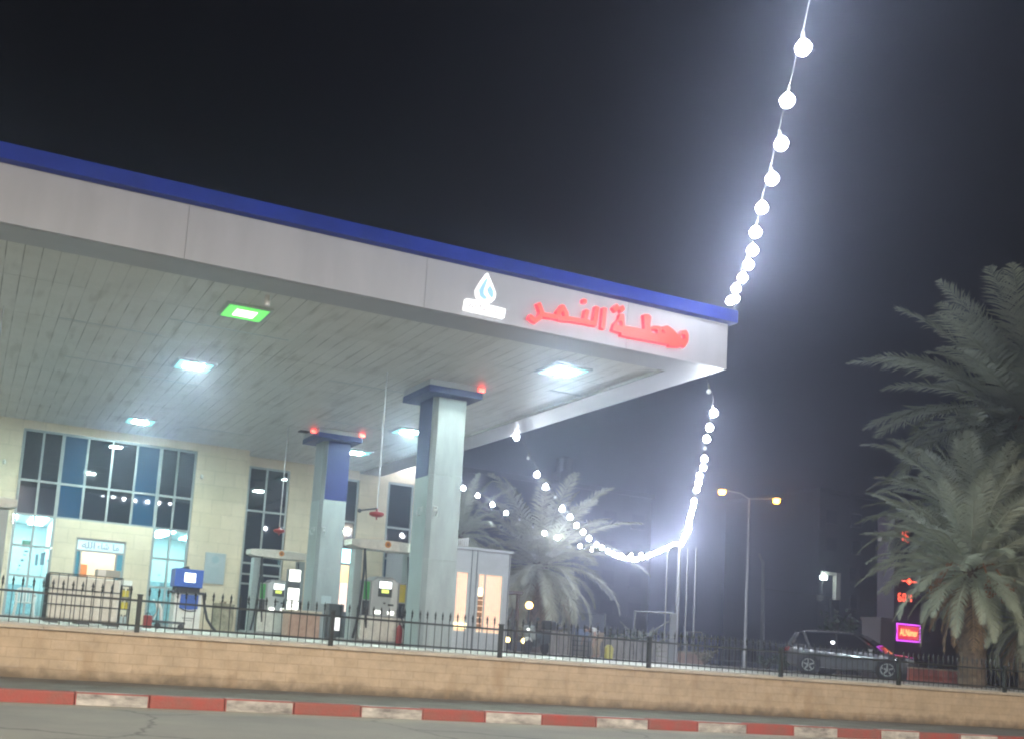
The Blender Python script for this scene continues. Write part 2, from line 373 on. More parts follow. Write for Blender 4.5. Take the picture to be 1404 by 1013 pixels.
# ------------------------------------------------------------------ setting
def struct(mb, name, m, **k): return tag(mb.build(name, m, **k), kind='structure')
G = .98        # forecourt level
b = MB(); b.box(-600, 600, -120, 900, -1, -.02); struct(b, 'ground', M['earth'])
b = MB(); b.add([(-150,-14,0),(200,-14,0),(200,14.3,0),(-150,14.3,0)], [(0,1,2,3)]); struct(b, 'road', M['asphalt'])
b = MB(); b.box(-150, 200, 14.47, 16.93, -.05, .16); struct(b, 'pavement', M['pave'])
b = MB(); ed = [1.48-60+k+random.uniform(-.03, .03) for k in range(140)]
for k, (x, xe) in enumerate(zip(ed, ed[1:])):
    j = random.uniform(-.01, .01); h = .168+random.uniform(-.014, .01)
    b.box(x+.004, xe-.004, 14.29+j, 14.47+j, -.04, h, (k+1) % 2)
o = struct(b, 'kerb', [M['kerb_red'], M['kerb_white']], bevel=.02)
b = MB(); b.box(-60, 110, 17.1, 78, -.05, G); struct(b, 'forecourt', M['forecourt'])
# hills on the horizon
b = MB(); N = 60; pts = []
for i in range(N+1):
    X = -150+i*9; pts.append((X, 260+15*sin(i*.4), 7+4*sin(i*.23+1)+2.5*sin(i*.71)))
vs = []
for (X, Y, h) in pts: vs += [(X, Y-60, -1), (X, Y, h), (X, Y+60, -1)]
fs = []
for i in range(N): fs += [(3*i, 3*i+3, 3*i+4, 3*i+1), (3*i+1, 3*i+4, 3*i+5, 3*i+2)]
b.add(vs, fs); struct(b, 'hills', M['hill'], smooth=True)

# ------------------------------------------------------------------ retaining wall and fence
t = thing('retaining_wall', (9, 16.95, 0), 'low tan stone retaining wall along the pavement with a pale coping', 'wall')
b = MB(); b.box(-60, 80, 16.93, 17.1, -.05, .9); b.build('wall_body', M['wall_tan'], t)
b = MB(); x = -60
while x < 80:
    b.box(x+.003, x+1.197, 16.87, 17.18, .9, .952+random.uniform(-.003, .003)); x += 1.2
b.build('coping', M['cap'], t, bevel=.008)

t = thing('metal_fence', (9, 16.98, .95), 'black iron railing with spear finials along the top of the tan wall', 'fence')
P0 = 2.62; SP = 3.262
for k in range(-4, 10):
    xa = P0+k*SP; xb = xa+SP
    b = MB(); b.box(xa-.036, xa+.036, 16.949, 17.021, .95, 1.54); b.box(xa-.045, xa+.045, 16.94, 17.03, 1.54, 1.56); b.build('fence_post', M['iron'], t, bevel=.008)
    if k == 9: break
    b = MB(); b.box(xa+.037, xb-.037, 16.965, 17.005, 1.44, 1.475); b.box(xa+.037, xb-.037, 16.965, 17.005, 1.045, 1.075)
    n = 22
    for i in range(1, n):
        x = xa+i*SP/n+random.uniform(-.006,.006); b.tube([(x,16.985,.985),(x+random.gauss(0,.006),16.985,1.57)], .0072, 5)
        b.lathe([(.004,1.53),(.019,1.57),(.012,1.6),(.024,1.615),(.015,1.645),(.002,1.69)], (x, 16.985, 0), n=6)
    b.build('fence_panel', M['iron'], t)

# ------------------------------------------------------------------ canopy
CX = 14.39; CY0 = 17.4; CY1 = 37.12; CL = -26; CE = 7.40
t = thing('fuel_canopy', (0, 27, 7.31), 'wide flat white fuel station canopy with a royal blue top band', 'canopy')
b = MB(); seams = [-26,-21,-16.5,-10.7,-6.2,-1.7,2.83,7.34,11.85,CX]
for s0, s1 in zip(seams, seams[1:]): b.box(s0+.004, s1-.004, CY0, CY0+.06, 7.31, 8.32)
ys = [CY0+.06, 22, 26.5, 31, 35.5, CY1]
for s0, s1 in zip(ys, ys[1:]): b.box(CX-.064, CX-.004, s0+.004, s1-.004, 7.31, 8.32)
b.build('fascia', M['acm'], t)
b = MB(); b.box(CL, CX-.07, CY0+.062, CY0+.09, 7.34, 8.3); b.box(CX-.09, CX-.066, CY0+.1, CY1, 7.34, 8.3); b.build('fascia_backing', M['acm_joint'], t)
b = MB(); b.box(CL, CX+.1, CY0-.2, CY0+.02, 8.29, 8.56); b.box(CX-.1, CX+.1, CY0+.02, CY1, 8.29, 8.56); b.build('blue_band', M['blue'], t, bevel=.012)
b = MB(); b.box(CL, CX-.066, CY0+.095, CY0+.88, 7.312, 7.33); b.box(CX-.9, CX-.066, CY0+.884, CY1, 7.312, 7.33); b.build('soffit', M['acm'], t)
b = MB(); b.box(CL, CX-.9, CY0+.88, CY1, CE, CE+.05); b.box(CL, CX-.9, CY0+.86, CY0+.88, 7.335, CE+.05); b.box(CX-.9, CX-.88, CY0+.86, CY1, 7.335, CE+.05); b.build('ceiling', M['ceil'], t)
b = MB(); b.box(CL, CX-.1, CY0+.1, CY1, 8.2, 8.25); b.build('roof', M['acm_joint'], t)
# thin aluminium strips stand in for lit highlights along the ceiling gaps
b = MB()
for (x, y, L_) in ((3.3,21.4,2.6),(1.2,22.8,2.2),(7.8,24.2,2.5),(3.6,27.0,1.6),(9.2,28.9,2.4),(6.1,33,2),(12.6,21.6,1.2),(1.6,26.2,2)):
    b = MB(); b.box(x, x+L_, y, y+.035, CE-.014, CE-.002); b.build('ceiling_gap_strip', M['alu'], t)
for (x, y) in ((11.0,24.9),(10.9,31.6),(9.15,30.9)):
    b = MB(); b.box(x, x+.3, y, y+.3, CE-.03, CE-.002); b.build('ceiling_vent', M['black'], t)

LN = 'square cool white light set in the canopy ceiling'
def ceil_light(x, y, label, m='panel', s=.47):
    o = thing('ceiling_light', (x, y, CE), label, 'light', 'lights in the canopy ceiling')
    def rim(h0, h1, z0, z1):
        b = MB()
        for (x0, x1, y0, y1) in ((-h1,h1,-h1,-h0),(-h1,h1,h0,h1),(-h1,-h0,-h0,h0),(h0,h1,-h0,h0)): b.box(x0, x1, y0, y1, z0, z1)
        return b
    rim(.405, s, -.05, -.003).build('frame', M['alu'], o, off=(0,0,0))
    rim(.212, .403, -.056, -.01).build('glow_ring', M['glowgreen' if m == 'panelgreen' else 'glowcyan'], o, off=(0,0,0))  # emissive ring added to colour the lamp's edge around its white core
    b = MB(); b.box(-.21, .21, -.21, .21, -.066, -.01); b.build('diffuser', M[m], o, off=(0,0,0))
ceil_light(4.55, 19.95, 'green glowing square light in the canopy ceiling', 'panelgreen')
ceil_light(4.55, 24.92, 'cyan white square ceiling light between the green light and the shop wall light')
ceil_light(4.55, 33.18, 'cyan white square ceiling light nearest the large shop window')
ceil_light(11.87, 19.83, 'cyan white square ceiling light under the corner with the red lettering')
ceil_light(11.87, 28.6, 'cyan white square ceiling light seen beside the tall grey column')
ceil_light(11.87, 33.2, 'white square ceiling light hidden behind the blue faced column', 'paneldim')
for (x, y) in ((-2.8,24.9),(-2.8,33.2),(-10,26)): ceil_light(x, y, 'white square ceiling light at the unseen left end of canopy')
t = thing('security_camera', (4.62, 18.5, CE), 'small white camera hanging from the canopy ceiling near the green light', 'camera')
b = MB(); b.lathe([(.05,CE-.09),(.05,CE-.075),(.02,CE-.07),(.02,7.334)], (4.62,18.5,0), n=10); b.build('bracket', M['white'], t)
b = MB(); b.lathe([(.02,CE-.3),(.055,CE-.28),(.06,CE-.12),(.045,CE-.09)], (4.62,18.5,0), n=12); b.build('camera_body', M['white'], t, smooth=True)

# columns
def column(x, y, label, front_blue):
    w = .84; d = .9
    o = thing('canopy_column', (x+w/2, y+d/2, G), label, 'column', 'columns carrying the canopy')
    zb = 5.26 if front_blue else 5.16
    b = MB()
    c = .1   # chamfered front corners, as on the folded cladding
    def ring(z0, z1, mi):
        poly = [(x+c,y),(x+w,y),(x+w,y+d),(x,y+d),(x,y+c)]
        n = len(poly); vs = [(p[0],p[1],z0) for p in poly]+[(p[0],p[1],z1) for p in poly]
        fs = [(i,(i+1) % n,n+(i+1) % n,n+i) for i in range(n)]+[tuple(range(n-1,-1,-1)), tuple(range(n,2*n))]
        b.add(vs, fs, mi)
    ring(G, 3.1, 0); ring(3.104, zb-.004, 0); ring(zb, 7.1, 0)
    b.build('shaft', M['colgrey'], o)
    b = MB()
    if front_blue: b.box(x+c+.02, x+w+.004, y-.012, y-.002, zb, 7.09)
    else: b.box(x-.012, x-.002, y+c+.05, y+d+.004, zb-.02, 7.09)
    b.build('blue_panel', M['bluecol'], o)
    b = MB(); b.box(x-.008, x-.002, y+c+.012, y+d, G+.02, zb-.03); b.build('side_panel', M['colside'], o)
    b = MB(); b.box(x-.36, x+w+.24, y-.4, y+d+.35, 7.09, 7.25); b.build('blue_tray', M['bluecol'], o, bevel=.01)
    b = MB(); b.box(x-.34, x+w+.22, y-.38, y+d+.33, 7.25, CE-.002); b.build('tray_top', M['acm'], o)
    for (px, py) in ([(x+w+.17, y-.31)] if not front_blue else [(x-.42, y+.1),(x+w+.19, y-.33)]):
        b = MB(); b.box(px-.06, px+.1, py-.12, py-.074, 7.27, 7.36); b.build('red_beacon', M['redlight'], o)
    # hose hooks
    for (hx, hy, nx, ny) in ((x+.18, y-.03, 0, -1),(x-.03, y+.35, -1, 0)):
        b = MB(); z = 4.25
        b.tube([(hx-nx*.03,hy-ny*.03,z+.1),(hx+nx*.09,hy+ny*.09,z+.1),(hx+nx*.12,hy+ny*.12,z),(hx+nx*.08,hy+ny*.08,z-.1),(hx+nx*.02,hy+ny*.02,z-.06)], .022, 6)
        b.obox((hx-nx*.015,hy-ny*.015,z+.08), (.09,.03,.12) if nx == 0 else (.03,.09,.12)); b.build('hook', M['alu'], o)
    if front_blue:
        b = MB(); b.box(x+.28, x+.6, y-.012, y-.003, 2.05, 2.3); b.build('notice_plate', M['plaque'], o)
    return o
column(10.1, 22.8, 'tall pale grey canopy column whose front face is plain, blue only on its side', False)
column(9.83, 30.4, 'canopy column with a blue upper front face, behind and left of the plain grey one', True)

# hanging hose poles with red saucers
def hanger(x, y, zt, zs, label, arm=True, saucer=True):
    o = thing('hose_hanger', (x, y, CE), label, 'hose hanger', 'hose hangers under the canopy')
    b = MB(); b.tube([(x,y,CE),(x,y,zs+.12)], .016, 6); b.build('drop_rod', M['steel'], o)
    if arm:
        b = MB(); b.tube([(x,y,zs+.13),(x-.42,y-.02,zs+.04)], .022, 6); b.lathe([(.01,-.05),(.05,-.03),(.05,.03),(.01,.05)], (x-.44,y-.02,zs+.03), n=8); b.build('arm', M['dgrey'], o)
    b = MB(); b.lathe([(.015,zs-.14),(.025,zs-.075),(.11,zs-.065),(.17,zs-.03),(.18,zs+.0),(.17,zs+.03),(.11,zs+.05),(.03,zs+.06),(.02,zs+.13)], (x,y,0), n=18); b.build('saucer', M['red'], o, smooth=True)
hanger(8.69, 22.55, CE, 4.0, 'red saucer on a rod with a side arm, hanging between the two columns')
hanger(8.7, 30.74, CE, 4.16, 'red saucer on a thin rod hanging before the tall dark window', arm=False)
hanger(.09, 22.7, CE, 5.0, 'rusty rod hanging from the ceiling at the far left edge', arm=False)

# ------------------------------------------------------------------ lit station lettering
SG = [[(11.24,8.0),(11.22,7.62)],[(11.06,7.99),(11.02,7.67)],[(11.03,7.66),(10.8,7.66)],[(10.83,7.88),(10.79,7.67)],[(10.79,7.66),(10.4,7.64)],
 [(10.27,7.86),(10.18,7.72),(10.2,7.63)],[(10.27,7.86),(10.35,7.75),(10.37,7.64)],[(10.2,7.62),(10.37,7.63)],[(10.19,7.635),(9.81,7.615)],
 [(9.73,7.81),(9.8,7.67),(9.77,7.56),(9.67,7.47),(9.56,7.52)]]
# the second word, outlines and counters
P3 = [[(11.61, 7.96), (11.69, 7.97), (11.72, 7.73), (11.63, 7.59), (11.45, 7.61), (11.49, 7.74), (11.59, 7.85)], [(11.7, 7.73), (12.25, 7.75), (12.83, 7.76), (12.8, 7.56), (11.66, 7.54)], [(12.19, 8.06), (12.29, 8.08), (12.35, 8.04), (12.32, 7.72), (12.23, 7.73)], [(12.3, 7.77), (12.42, 7.86), (12.56, 7.88), (12.63, 7.84), (12.6, 7.71), (12.32, 7.66)], [(12.64, 7.88), (12.77, 7.93), (12.9, 7.88), (13.03, 7.79), (13.04, 7.76), (12.98, 7.67), (12.84, 7.66), (12.81, 7.75), (12.68, 7.82)], [(12.83, 7.7), (13.11, 7.71), (13.1, 7.56), (12.84, 7.53)], [(13.03, 7.77), (13.14, 7.89), (13.24, 7.92), (13.29, 7.85), (13.29, 7.7), (13.21, 7.57), (13.09, 7.62), (13.03, 7.63)]]
H3 = [[(11.56, 7.76), (11.63, 7.81), (11.65, 7.74)], [(12.38, 7.77), (12.51, 7.79), (12.52, 7.74), (12.41, 7.74)], [(13.14, 7.8), (13.2, 7.81), (13.2, 7.75), (13.14, 7.75)]]
D3 = [[(11.43, 8.06), (11.52, 8.15), (11.58, 8.08), (11.5, 8.0)], [(11.58, 8.09), (11.66, 8.15), (11.7, 8.09), (11.63, 8.01)]]
DOT = [[(10.76,8.085),(10.76,8.065)]]
def poly_fn(P):
    def fn(x, z):
        inside = False; best = 9; n = len(P)
        for i in range(n):
            (ax,az),(bx,bz) = P[i], P[(i+1) % n]
            if (az > z) != (bz > z) and x < (bx-ax)*(z-az)/(bz-az)+ax: inside = not inside
            dx, dz = bx-ax, bz-az; u = max(0, min(1, ((x-ax)*dx+(z-az)*dz)/(dx*dx+dz*dz))); best = min(best, hypot(x-ax-u*dx, z-az-u*dz))
        return (-best if inside else best)-.012
    return fn
t = thing('station_lettering', (11.4, 17.33, 7.7), 'glowing red Arabic lettering on the white fascia near the canopy corner', 'sign')
fa = strokes_fn(SG, .092); fb = strokes_fn(DOT, .088)
b = MB(); fp = [poly_fn(q) for q in P3+D3]; fh = [poly_fn(q) for q in H3]
def word(x, z):
    if x < 11.35: return min(fa(x,z), fb(x,z))
    return max(min(f(x,z) for f in fp), -min(f(x,z) for f in fh)+.008)
sdf_mesh(b, word, (9.4,13.45,7.35,8.25), .014, 17.30, 17.398, 0, 1)
b.build('lettering', [M['redletter'], M['redside']], t)
t = thing('logo_sign', (8.57, 17.33, 7.8), 'white lit drop emblem with cyan swirls above small letters on a white halo plate', 'sign')
DR = [(8.57,8.2),(8.45,8.0),(8.37,7.84),(8.385,7.74),(8.45,7.66),(8.57,7.62),(8.69,7.66),(8.755,7.74),(8.77,7.84),(8.69,8.0)]
b = MB(); sdf_mesh(b, poly_fn(DR), (8.3,8.85,7.55,8.25), .012, 17.31, 17.398); b.build('drop_emblem', M['whitelit'], t)
SW1 = [(8.56,8.08),(8.49,7.96),(8.43,7.84),(8.45,7.74),(8.53,7.69),(8.575,7.71),(8.5,7.78),(8.5,7.87),(8.53,7.96)]
SW2 = [(8.645,7.95),(8.6,7.88),(8.62,7.83),(8.69,7.75),(8.71,7.8),(8.7,7.87)]
f1 = poly_fn(SW1); f2 = poly_fn(SW2)
b = MB(); sdf_mesh(b, lambda x, z: min(f1(x,z), f2(x,z))-.006, (8.36,8.78,7.6,8.15), .01, 17.304, 17.309); b.build('swirl', M['cyanlit'], t)
PL = [(8.16,7.61),(8.5,7.63),(8.62,7.58),(9.0,7.57),(8.98,7.4),(8.14,7.41)]
b = MB(); sdf_mesh(b, poly_fn(PL), (8.05,9.1,7.34,7.7), .014, 17.31, 17.398); pl = b.build('nameplate', M['whitelit'], t)  # glowing plate stands in for the white halo round the letters
b = MB(); text_mesh(b, 'ALNimer', 8.57, 7.5, .74, .11, 17.305); sub(b, 'nameplate_lettering', mat('pale grey lettering', (.4,.36,.38), .5), pl)

# ------------------------------------------------------------------ shop building
t = thing('shop_building', (6, 36, G), 'cream stone shop building with tall blue and dark windows beneath the canopy', 'building')
Y0, Y1 = 35.9, 36.2
b = MB()
b.box(-14, 1.23, Y0, Y1, G, 7.6); b.box(1.23, 7.0, Y0, Y1, 7.13, 7.6); b.box(7.0, 8.84, Y0, Y1, G, 7.6)
b.box(2.55, 5.73, Y0, Y1, 3.72, 4.28); b.box(2.55, 3.27, Y0, Y1, G, 3.72); b.box(4.9, 5.73, Y0, Y1, G, 3.72)
b.box(8.6, 8.84, Y1, 37.2, G, 7.6)
Y2, Y3 = 37.2, 37.5
b.box(8.84, 9.2, Y2, Y3, G, 8.4); b.box(9.2, 10.78, Y2, Y3, 7.07, 8.4); b.box(10.78, 12.0, Y2, Y3, G, 8.4)
b.box(12.0, 13.55, Y2, Y3, 7.07, 8.4); b.box(13.55, 14.73, Y2, Y3, G, 8.4); b.box(14.73, 15.82, Y2, Y3, 7.17, 8.4); b.box(14.73, 15.82, Y2, Y3, G, 3.0); b.box(15.82, 15.92, Y2, Y3, G, 8.4)
b.box(12.0, 13.55, Y2, Y3, G, 2.6)
b.box(15.62, 15.92, Y3, 46, G, 8.4)
b.build('stone_wall', M['clad'], t)
b = MB(); b.box(-14, 15.62, 37.5, 46, 8.2, 8.35); b.build('flat_roof', M['acm_joint'], t)
def window(xs, zs, y, panes, name='window', fr=.06, skip=(), thick=None):
    """xs, zs: pane boundaries; panes: (i, j) -> material key"""
    f = MB()
    for i, x in enumerate(xs):
        w = fr*(1.5 if thick and i in thick else 1)
        for j in range(len(zs)-1):
            if (i-1, j) in skip and (i, j) in skip: continue
            if i == 0 and (0, j) in skip or i == len(xs)-1 and (i-1, j) in skip: continue
            f.box(x-w/2, x+w/2, y-.05, y+.05, zs[j]+fr/2, zs[j+1]-fr/2)
    for j, z in enumerate(zs):
        for i in range(len(xs)-1):
            if ((i, j-1) in skip or j == 0) and ((i, j) in skip or j == len(zs)-1): continue
            f.box(xs[i]-fr/2, xs[i+1]+fr/2 if i == len(xs)-2 else xs[i+1]-fr/2, y-.055, y+.055, z-fr/2, z+fr/2)
    w = f.build(name, M['winframe'], t)
    for i in range(len(xs)-1):
        for j in range(len(zs)-1):
            if (i, j) in skip: continue
            k = panes(i, j); g = MB()
            g.box(xs[i]+fr/2, xs[i+1]-fr/2, y-.006, y+.006, zs[j]+fr/2, zs[j+1]-fr/2); sub(g, 'pane', M[k], w)
    return w
xs = [1.28, 1.89, 2.52, 3.33, 4.14, 4.95, 5.76, 6.35, 6.95]
zs = [G+.03, 2.3, 3.28, 4.3, 5.43, 7.08]
def pm(i, j):
    if j <= 2: return 'glass'
    if i in (2, 5): return 'blglass'
    return 'dkglass'
window(xs, zs, 35.98, pm, 'shop_window', .075, {(i, j) for i in (2,3,4,5) for j in (0,1,2)}, (2, 6))
window([9.24,9.9,10.72], [G+.03,2.75,3.1,3.5,5.43,7.03], 37.28, lambda i, j: 'dkglass', 'tall_window', .07)
window([12.04,12.8,13.5], [2.64,3.6,4.4,5.43,7.03], 37.28, lambda i, j: 'dkglass' if j > 1 else 'blglass', 'tall_window', .07)
window([14.77,15.78], [3.04,4.2,5.4,7.12], 37.26, lambda i, j: 'blglass' if j < 1 else 'dkglass', 'tall_window', .08)
# stickers on the lower left glazing
stk = [mat('green sticker', (.1,.3,.2), .5), mat('slate sticker', (.1,.2,.26), .5)]
for (x, z, w, h) in ((1.72,3.34,.26,.22),(1.75,3.1,.12,.06),(1.72,2.98,.09,.03),(1.66,2.8,.09,.07),(1.6,2.62,.06,.05),(1.58,2.5,.08,.025),(2.1,2.85,.09,.36),(2.28,2.9,.13,.4),(2.33,3.1,.06,.06),(2.46,2.86,.07,.05),(6.1,2.72,.08,.04),(6.2,2.4,.09,.16)):
    b = MB(); b.box(x-w/2, x+w/2, 35.962, 35.968, z-h/2, z+h/2); b.build('window_sticker', stk[0 if w > .2 else 1], t)
# doorway with lit panel above
d = MB()
for (x0,x1,z0,z1) in ((3.27,3.33,G,3.72),(4.84,4.9,G,3.72),(3.33,4.84,3.66,3.72),(3.33,4.84,3.27,3.33),(3.44,3.5,G,3.27),(4.6,4.66,G,3.27)): d.box(x0,x1,35.95,36.05,z0,z1)
dr = d.build('doorway', M['winframe'], t)
b = MB(); b.box(3.33,4.84,35.985,36.03,3.33,3.66); lp = sub(b, 'lit_panel', M['signlit'], dr)
for (tx, x, wd) in (('\ufeea\ufee0\ufedf\u0627', 3.68, .38), ('\u0621\ufe8e\ufeb7', 4.16, .34), ('\ufe8e\ufee3', 4.58, .18)):
    b = MB(); text_mesh(b, tx, x, 3.5, wd*1.08, .22, 35.978); sub(b, 'panel_lettering', M['ink'], dr)
spm = mat('blue side pane', (.08,.35,.5), .1)
for (x0, x1) in ((3.33,3.44),(4.66,4.84)):
    b = MB(); b.box(x0,x1,35.99,36.0,G,3.27); sub(b, 'side_pane', spm, dr)
# rooms behind the glass
b = MB(); b.box(-.2,8.6,41,41.1,G,4.35); b.box(-.2,0,36.2,41,G,4.35); b.box(-.2,8.6,36.2,41,4.36,4.46); b.box(2.6,2.7,36.25,41,G,4.35); b.box(5.55,5.65,36.25,41,G,4.35); b.build('shop_interior', M['wallwhite'], t)
b = MB(); b.box(2.7,5.55,39.2,39.3,G,4.35); b.box(2.72,2.76,36.25,39.2,G,4.35); b.box(5.5,5.54,36.25,39.2,G,4.35); b.build('back_room_wall', M['cream'], t)
b = MB(); b.box(3.3,4.05,39.12,39.19,G,3.0); b.build('inner_door', M['wood'], t, bevel=.01)
for x in (.9, 1.9, 6.2, 7.4):
    b = MB(); b.box(x, x+.5, 37, 40, 4.3, 4.355); b.build('shop_light', M['shoplight'], t)
b = MB(); b.box(3.9,5.0,37,38.6,4.3,4.355); b.build('room_light', M['warmlight'], t)
shm = mat('blue grey shelving', (.3,.42,.46), .6, var=.5, vscale=5)
b = MB(); b.box(5.8,7.6,39,39.5,G,2.6); b.build('shelving', shm, t)
b = MB(); b.box(.3,2.3,39.8,40.3,G,2.1); b.build('shelving', shm, t)
for (x, z) in ((.75,5.82),(7.18,6.15)):
    b = MB(); b.lathe([(.02,0),(.055,.03),(.055,.12),(.02,.16)], (x,35.73,z), n=10); b.box(x-.02,x+.02,35.78,35.9,z+.05,z+.1); b.build('wall_sensor', M['dirtywhite'], t)
b = MB(); b.box(12.85,14.4,37.1,37.195,2.62,3.05); b.build('sign_band', mat('slate sign band', (.09,.11,.15), .5), t)

t = thing('wall_notice', (7.95, 35.88, 2.58), 'pale blue framed notice board on the cream stone wall', 'notice')
b = MB(); b.box(7.6,8.32,35.86,35.898,2.58,3.65); b.build('board', M['plaque'], t, bevel=.006)
b = MB()
for k in range(9): b.box(7.68,7.68+random.uniform(.35,.56),35.853,35.857,3.1-k*.055,3.115-k*.055)
b.lathe([(.13,35.852),(.13,35.857)], (7.96,0,3.42), n=20, axis='y'); b.build('notice_print', mat('faint print', (.3,.42,.47), .6), t)

# ------------------------------------------------------------------ fuel dispensers
def dispenser(cx, y, label):
    o = thing('fuel_dispenser', (cx, y, G), label, 'fuel dispenser', 'framed fuel dispensers with white headers', )
    X = lambda v: cx+v
    b = MB(); b.box(X(-.9), X(.9), y-.5, y+.65, G, G+.1); b.build('plinth', M['grey'], o, bevel=.01)
    b = MB(); b.box(X(-.6), X(.6), y-.32, y+.32, G+.1, 1.68); b.build('cabinet', M['dirtywhite'], o, bevel=.012)
    b = MB(); b.box(X(-.6), X(.6), y-.3, y+.3, 1.684, 2.6)
    b.prism([(X(-.35),2.6),(X(.35),2.6),(X(.22),2.72),(X(-.22),2.72)], y-.3, y+.3); b.build('head', M['grey'], o, bevel=.01)
    b = MB(); b.prism([(X(-.36),1.7),(X(.36),1.7),(X(.36),2.58),(X(.22),2.66),(X(-.22),2.66),(X(-.36),2.58)], y-.34, y-.302); b.build('front_panel', M['alu'], o, bevel=.01)
    b = MB(); b.box(X(-.19), X(.19), y-.348, y-.342, 2.2, 2.62); s = b.build('display', M['dgrey'], o)
    b = MB(); b.box(X(-.17), X(.17), y-.353, y-.349, 2.42, 2.6); sub(b, 'price_screen', M['screen'], s)
    b = MB(); b.box(X(-.1), X(.1), y-.353, y-.349, 2.3, 2.39); sub(b, 'volume_readout', M['ylcd'], s)
    b = MB(); b.box(X(.1), X(.26), y-.347, y-.342, 1.98, 2.03); b.box(X(-.03), X(.03), y-.347, y-.342, 2.02, 2.06); b.build('card_slot', M['black'], o)
    for k in (-.2, .17):
        b = MB(); b.obox((X(k+.02), y-.355, 1.8), (.17,.03,.09)); b.build('push_lamp', M['whitelamp'], o, bevel=.012)
    for sx, m in ((-1,'green'),(1,'yellow')):
        b = MB(); b.box(X(sx*.5-.08), X(sx*.5+.08), y-.312, y-.303, 2.1, 2.56); lb = b.build('fuel_label', M[m], o); lb['label'] = m+' fuel label strip'
        b = MB(); b.box(X(sx*.5-.09), X(sx*.5+.09), y-.315, y-.303, 1.7, 2.07); h = b.build('nozzle_holder', M['black'], o)
        b = MB(); b.tube([(X(sx*.5),y-.36,1.98),(X(sx*.5),y-.4,1.9),(X(sx*.5),y-.36,1.76)], [.03,.035,.025], 8); b.obox((X(sx*.5),y-.38,1.93),(.05,.1,.16)); sub(b, 'nozzle', M['dgrey'], h, smooth=True)
    for sx in (-1, 1):
        b = MB(); b.box(X(sx*.74-.1), X(sx*.74+.1), y-.18, y+.18, G+.1, 3.38); b.build('side_post', M['colside'], o, bevel=.015)
    # hoses from header to nozzle
    for sx in (-1, 1):
        b = MB(); p = []
        for k in range(15):
            u = k/14; xx = X(sx*(.6-.1*u)+.04*sin(u*pi)); yy = y-.28-.2*sin(u*pi); zz = 3.3*(1-u)+1.75*u-1.05*sin(pi*u)**1.3*(u > .0)
            p.append((xx, yy, max(zz, G+.16)))
        b.tube(p, .02, 6); b.build('hose', M['black'], o, smooth=True)
    b = MB(); b.tube([(X(-.6),y-.24,3.4),(X(-.61),y-.3,2.8),(X(-.68),y-.4,2.1),(X(-.76),y-.42,1.4),(X(-.8),y-.35,G+.12)], .032, 7); b.build('vapour_hose', M['black'], o, smooth=True)
    b = MB(); pr = []
    for k in range(13): u = k/12*2-1; pr.append((X(u*1.0), 3.62+.05*(1-u*u)))
    for k in range(13): u = 1-k/12*2; pr.append((X(u*1.0), 3.47-.03*(1-u*u)-(.04 if abs(u) < .85 else 0)))
    b.prism(pr, y-.3, y+.3); hd = b.build('header', M['dirtywhite'], o, bevel=.01)
    b = MB(); b.lathe([(.085,y-.315),(.085,y-.303)], (X(0),0,3.56), n=20, axis='y'); rd = sub(b, 'roundel', M['orange'], hd)
    b = MB(); b.lathe([(.045,y-.319),(.045,y-.316)], (X(0),0,3.56), n=12, axis='y'); sub(b, 'roundel_mark', mat('brown mark', (.25,.09,.01), .5), hd)
    return o
dispenser(10.05, 25.4, 'fuel dispenser standing just left of the tall plain grey column')
dispenser(9.17, 32.2, 'fuel dispenser in front of the tall dark window, left of the column with blue face')
dispenser(-.1, 25.0, 'fuel dispenser cut off by the left edge of the photo, left of the plastic chair')

# old blue and white pump
t = thing('diesel_pump', (5.27, 26.5, G), 'old white pump with a blue head and glowing white screen', 'fuel pump')
b = MB(); b.box(4.93,5.62,26.45,27.0,G,1.9); b.build('body', M['white'], t, bevel=.02)
b = MB(); b.box(4.84,5.66,26.38,27.05,1.9,1.96); b.box(4.95,5.55,26.46,27.0,1.96,2.06); b.build('neck', M['black'], t)
b = MB(); b.box(4.88,5.6,26.4,27.0,2.06,2.52); hd = b.build('head', M['bluepump'], t, bevel=.012)
b = MB(); b.box(5.12,5.4,26.388,26.397,2.19,2.42); sub(b, 'screen', M['screen'], hd)
b = MB(); b.prism([(4.98,2.522),(5.25,2.522),(5.22,2.6)], 26.5, 26.9); b.build('hood', M['black'], t)
b = MB(); b.prism([(5.08,1.88),(5.53,1.88),(5.53,1.53),(5.3,1.5),(5.06,1.53)], 26.43, 26.447); b.build('blue_apron', M['bluepump'], t)
b = MB(); b.tube([(5.66,26.5,1.95),(5.7,26.42,1.6),(5.78,26.35,1.3),(5.9,26.3,1.12),(6.02,26.25,1.0)], .035, 8)
b.tube([(5.08,26.43,1.53),(5.2,26.41,1.48),(5.33,26.4,1.46),(5.5,26.42,1.49)], .015, 6); b.build('hose', M['black'], t, smooth=True)
b = MB(); b.box(5.16,5.46,26.44,26.447,1.27,1.3); b.box(5.2,5.42,26.44,26.447,1.22,1.24); b.build('faint_plate', M['grey'], t)

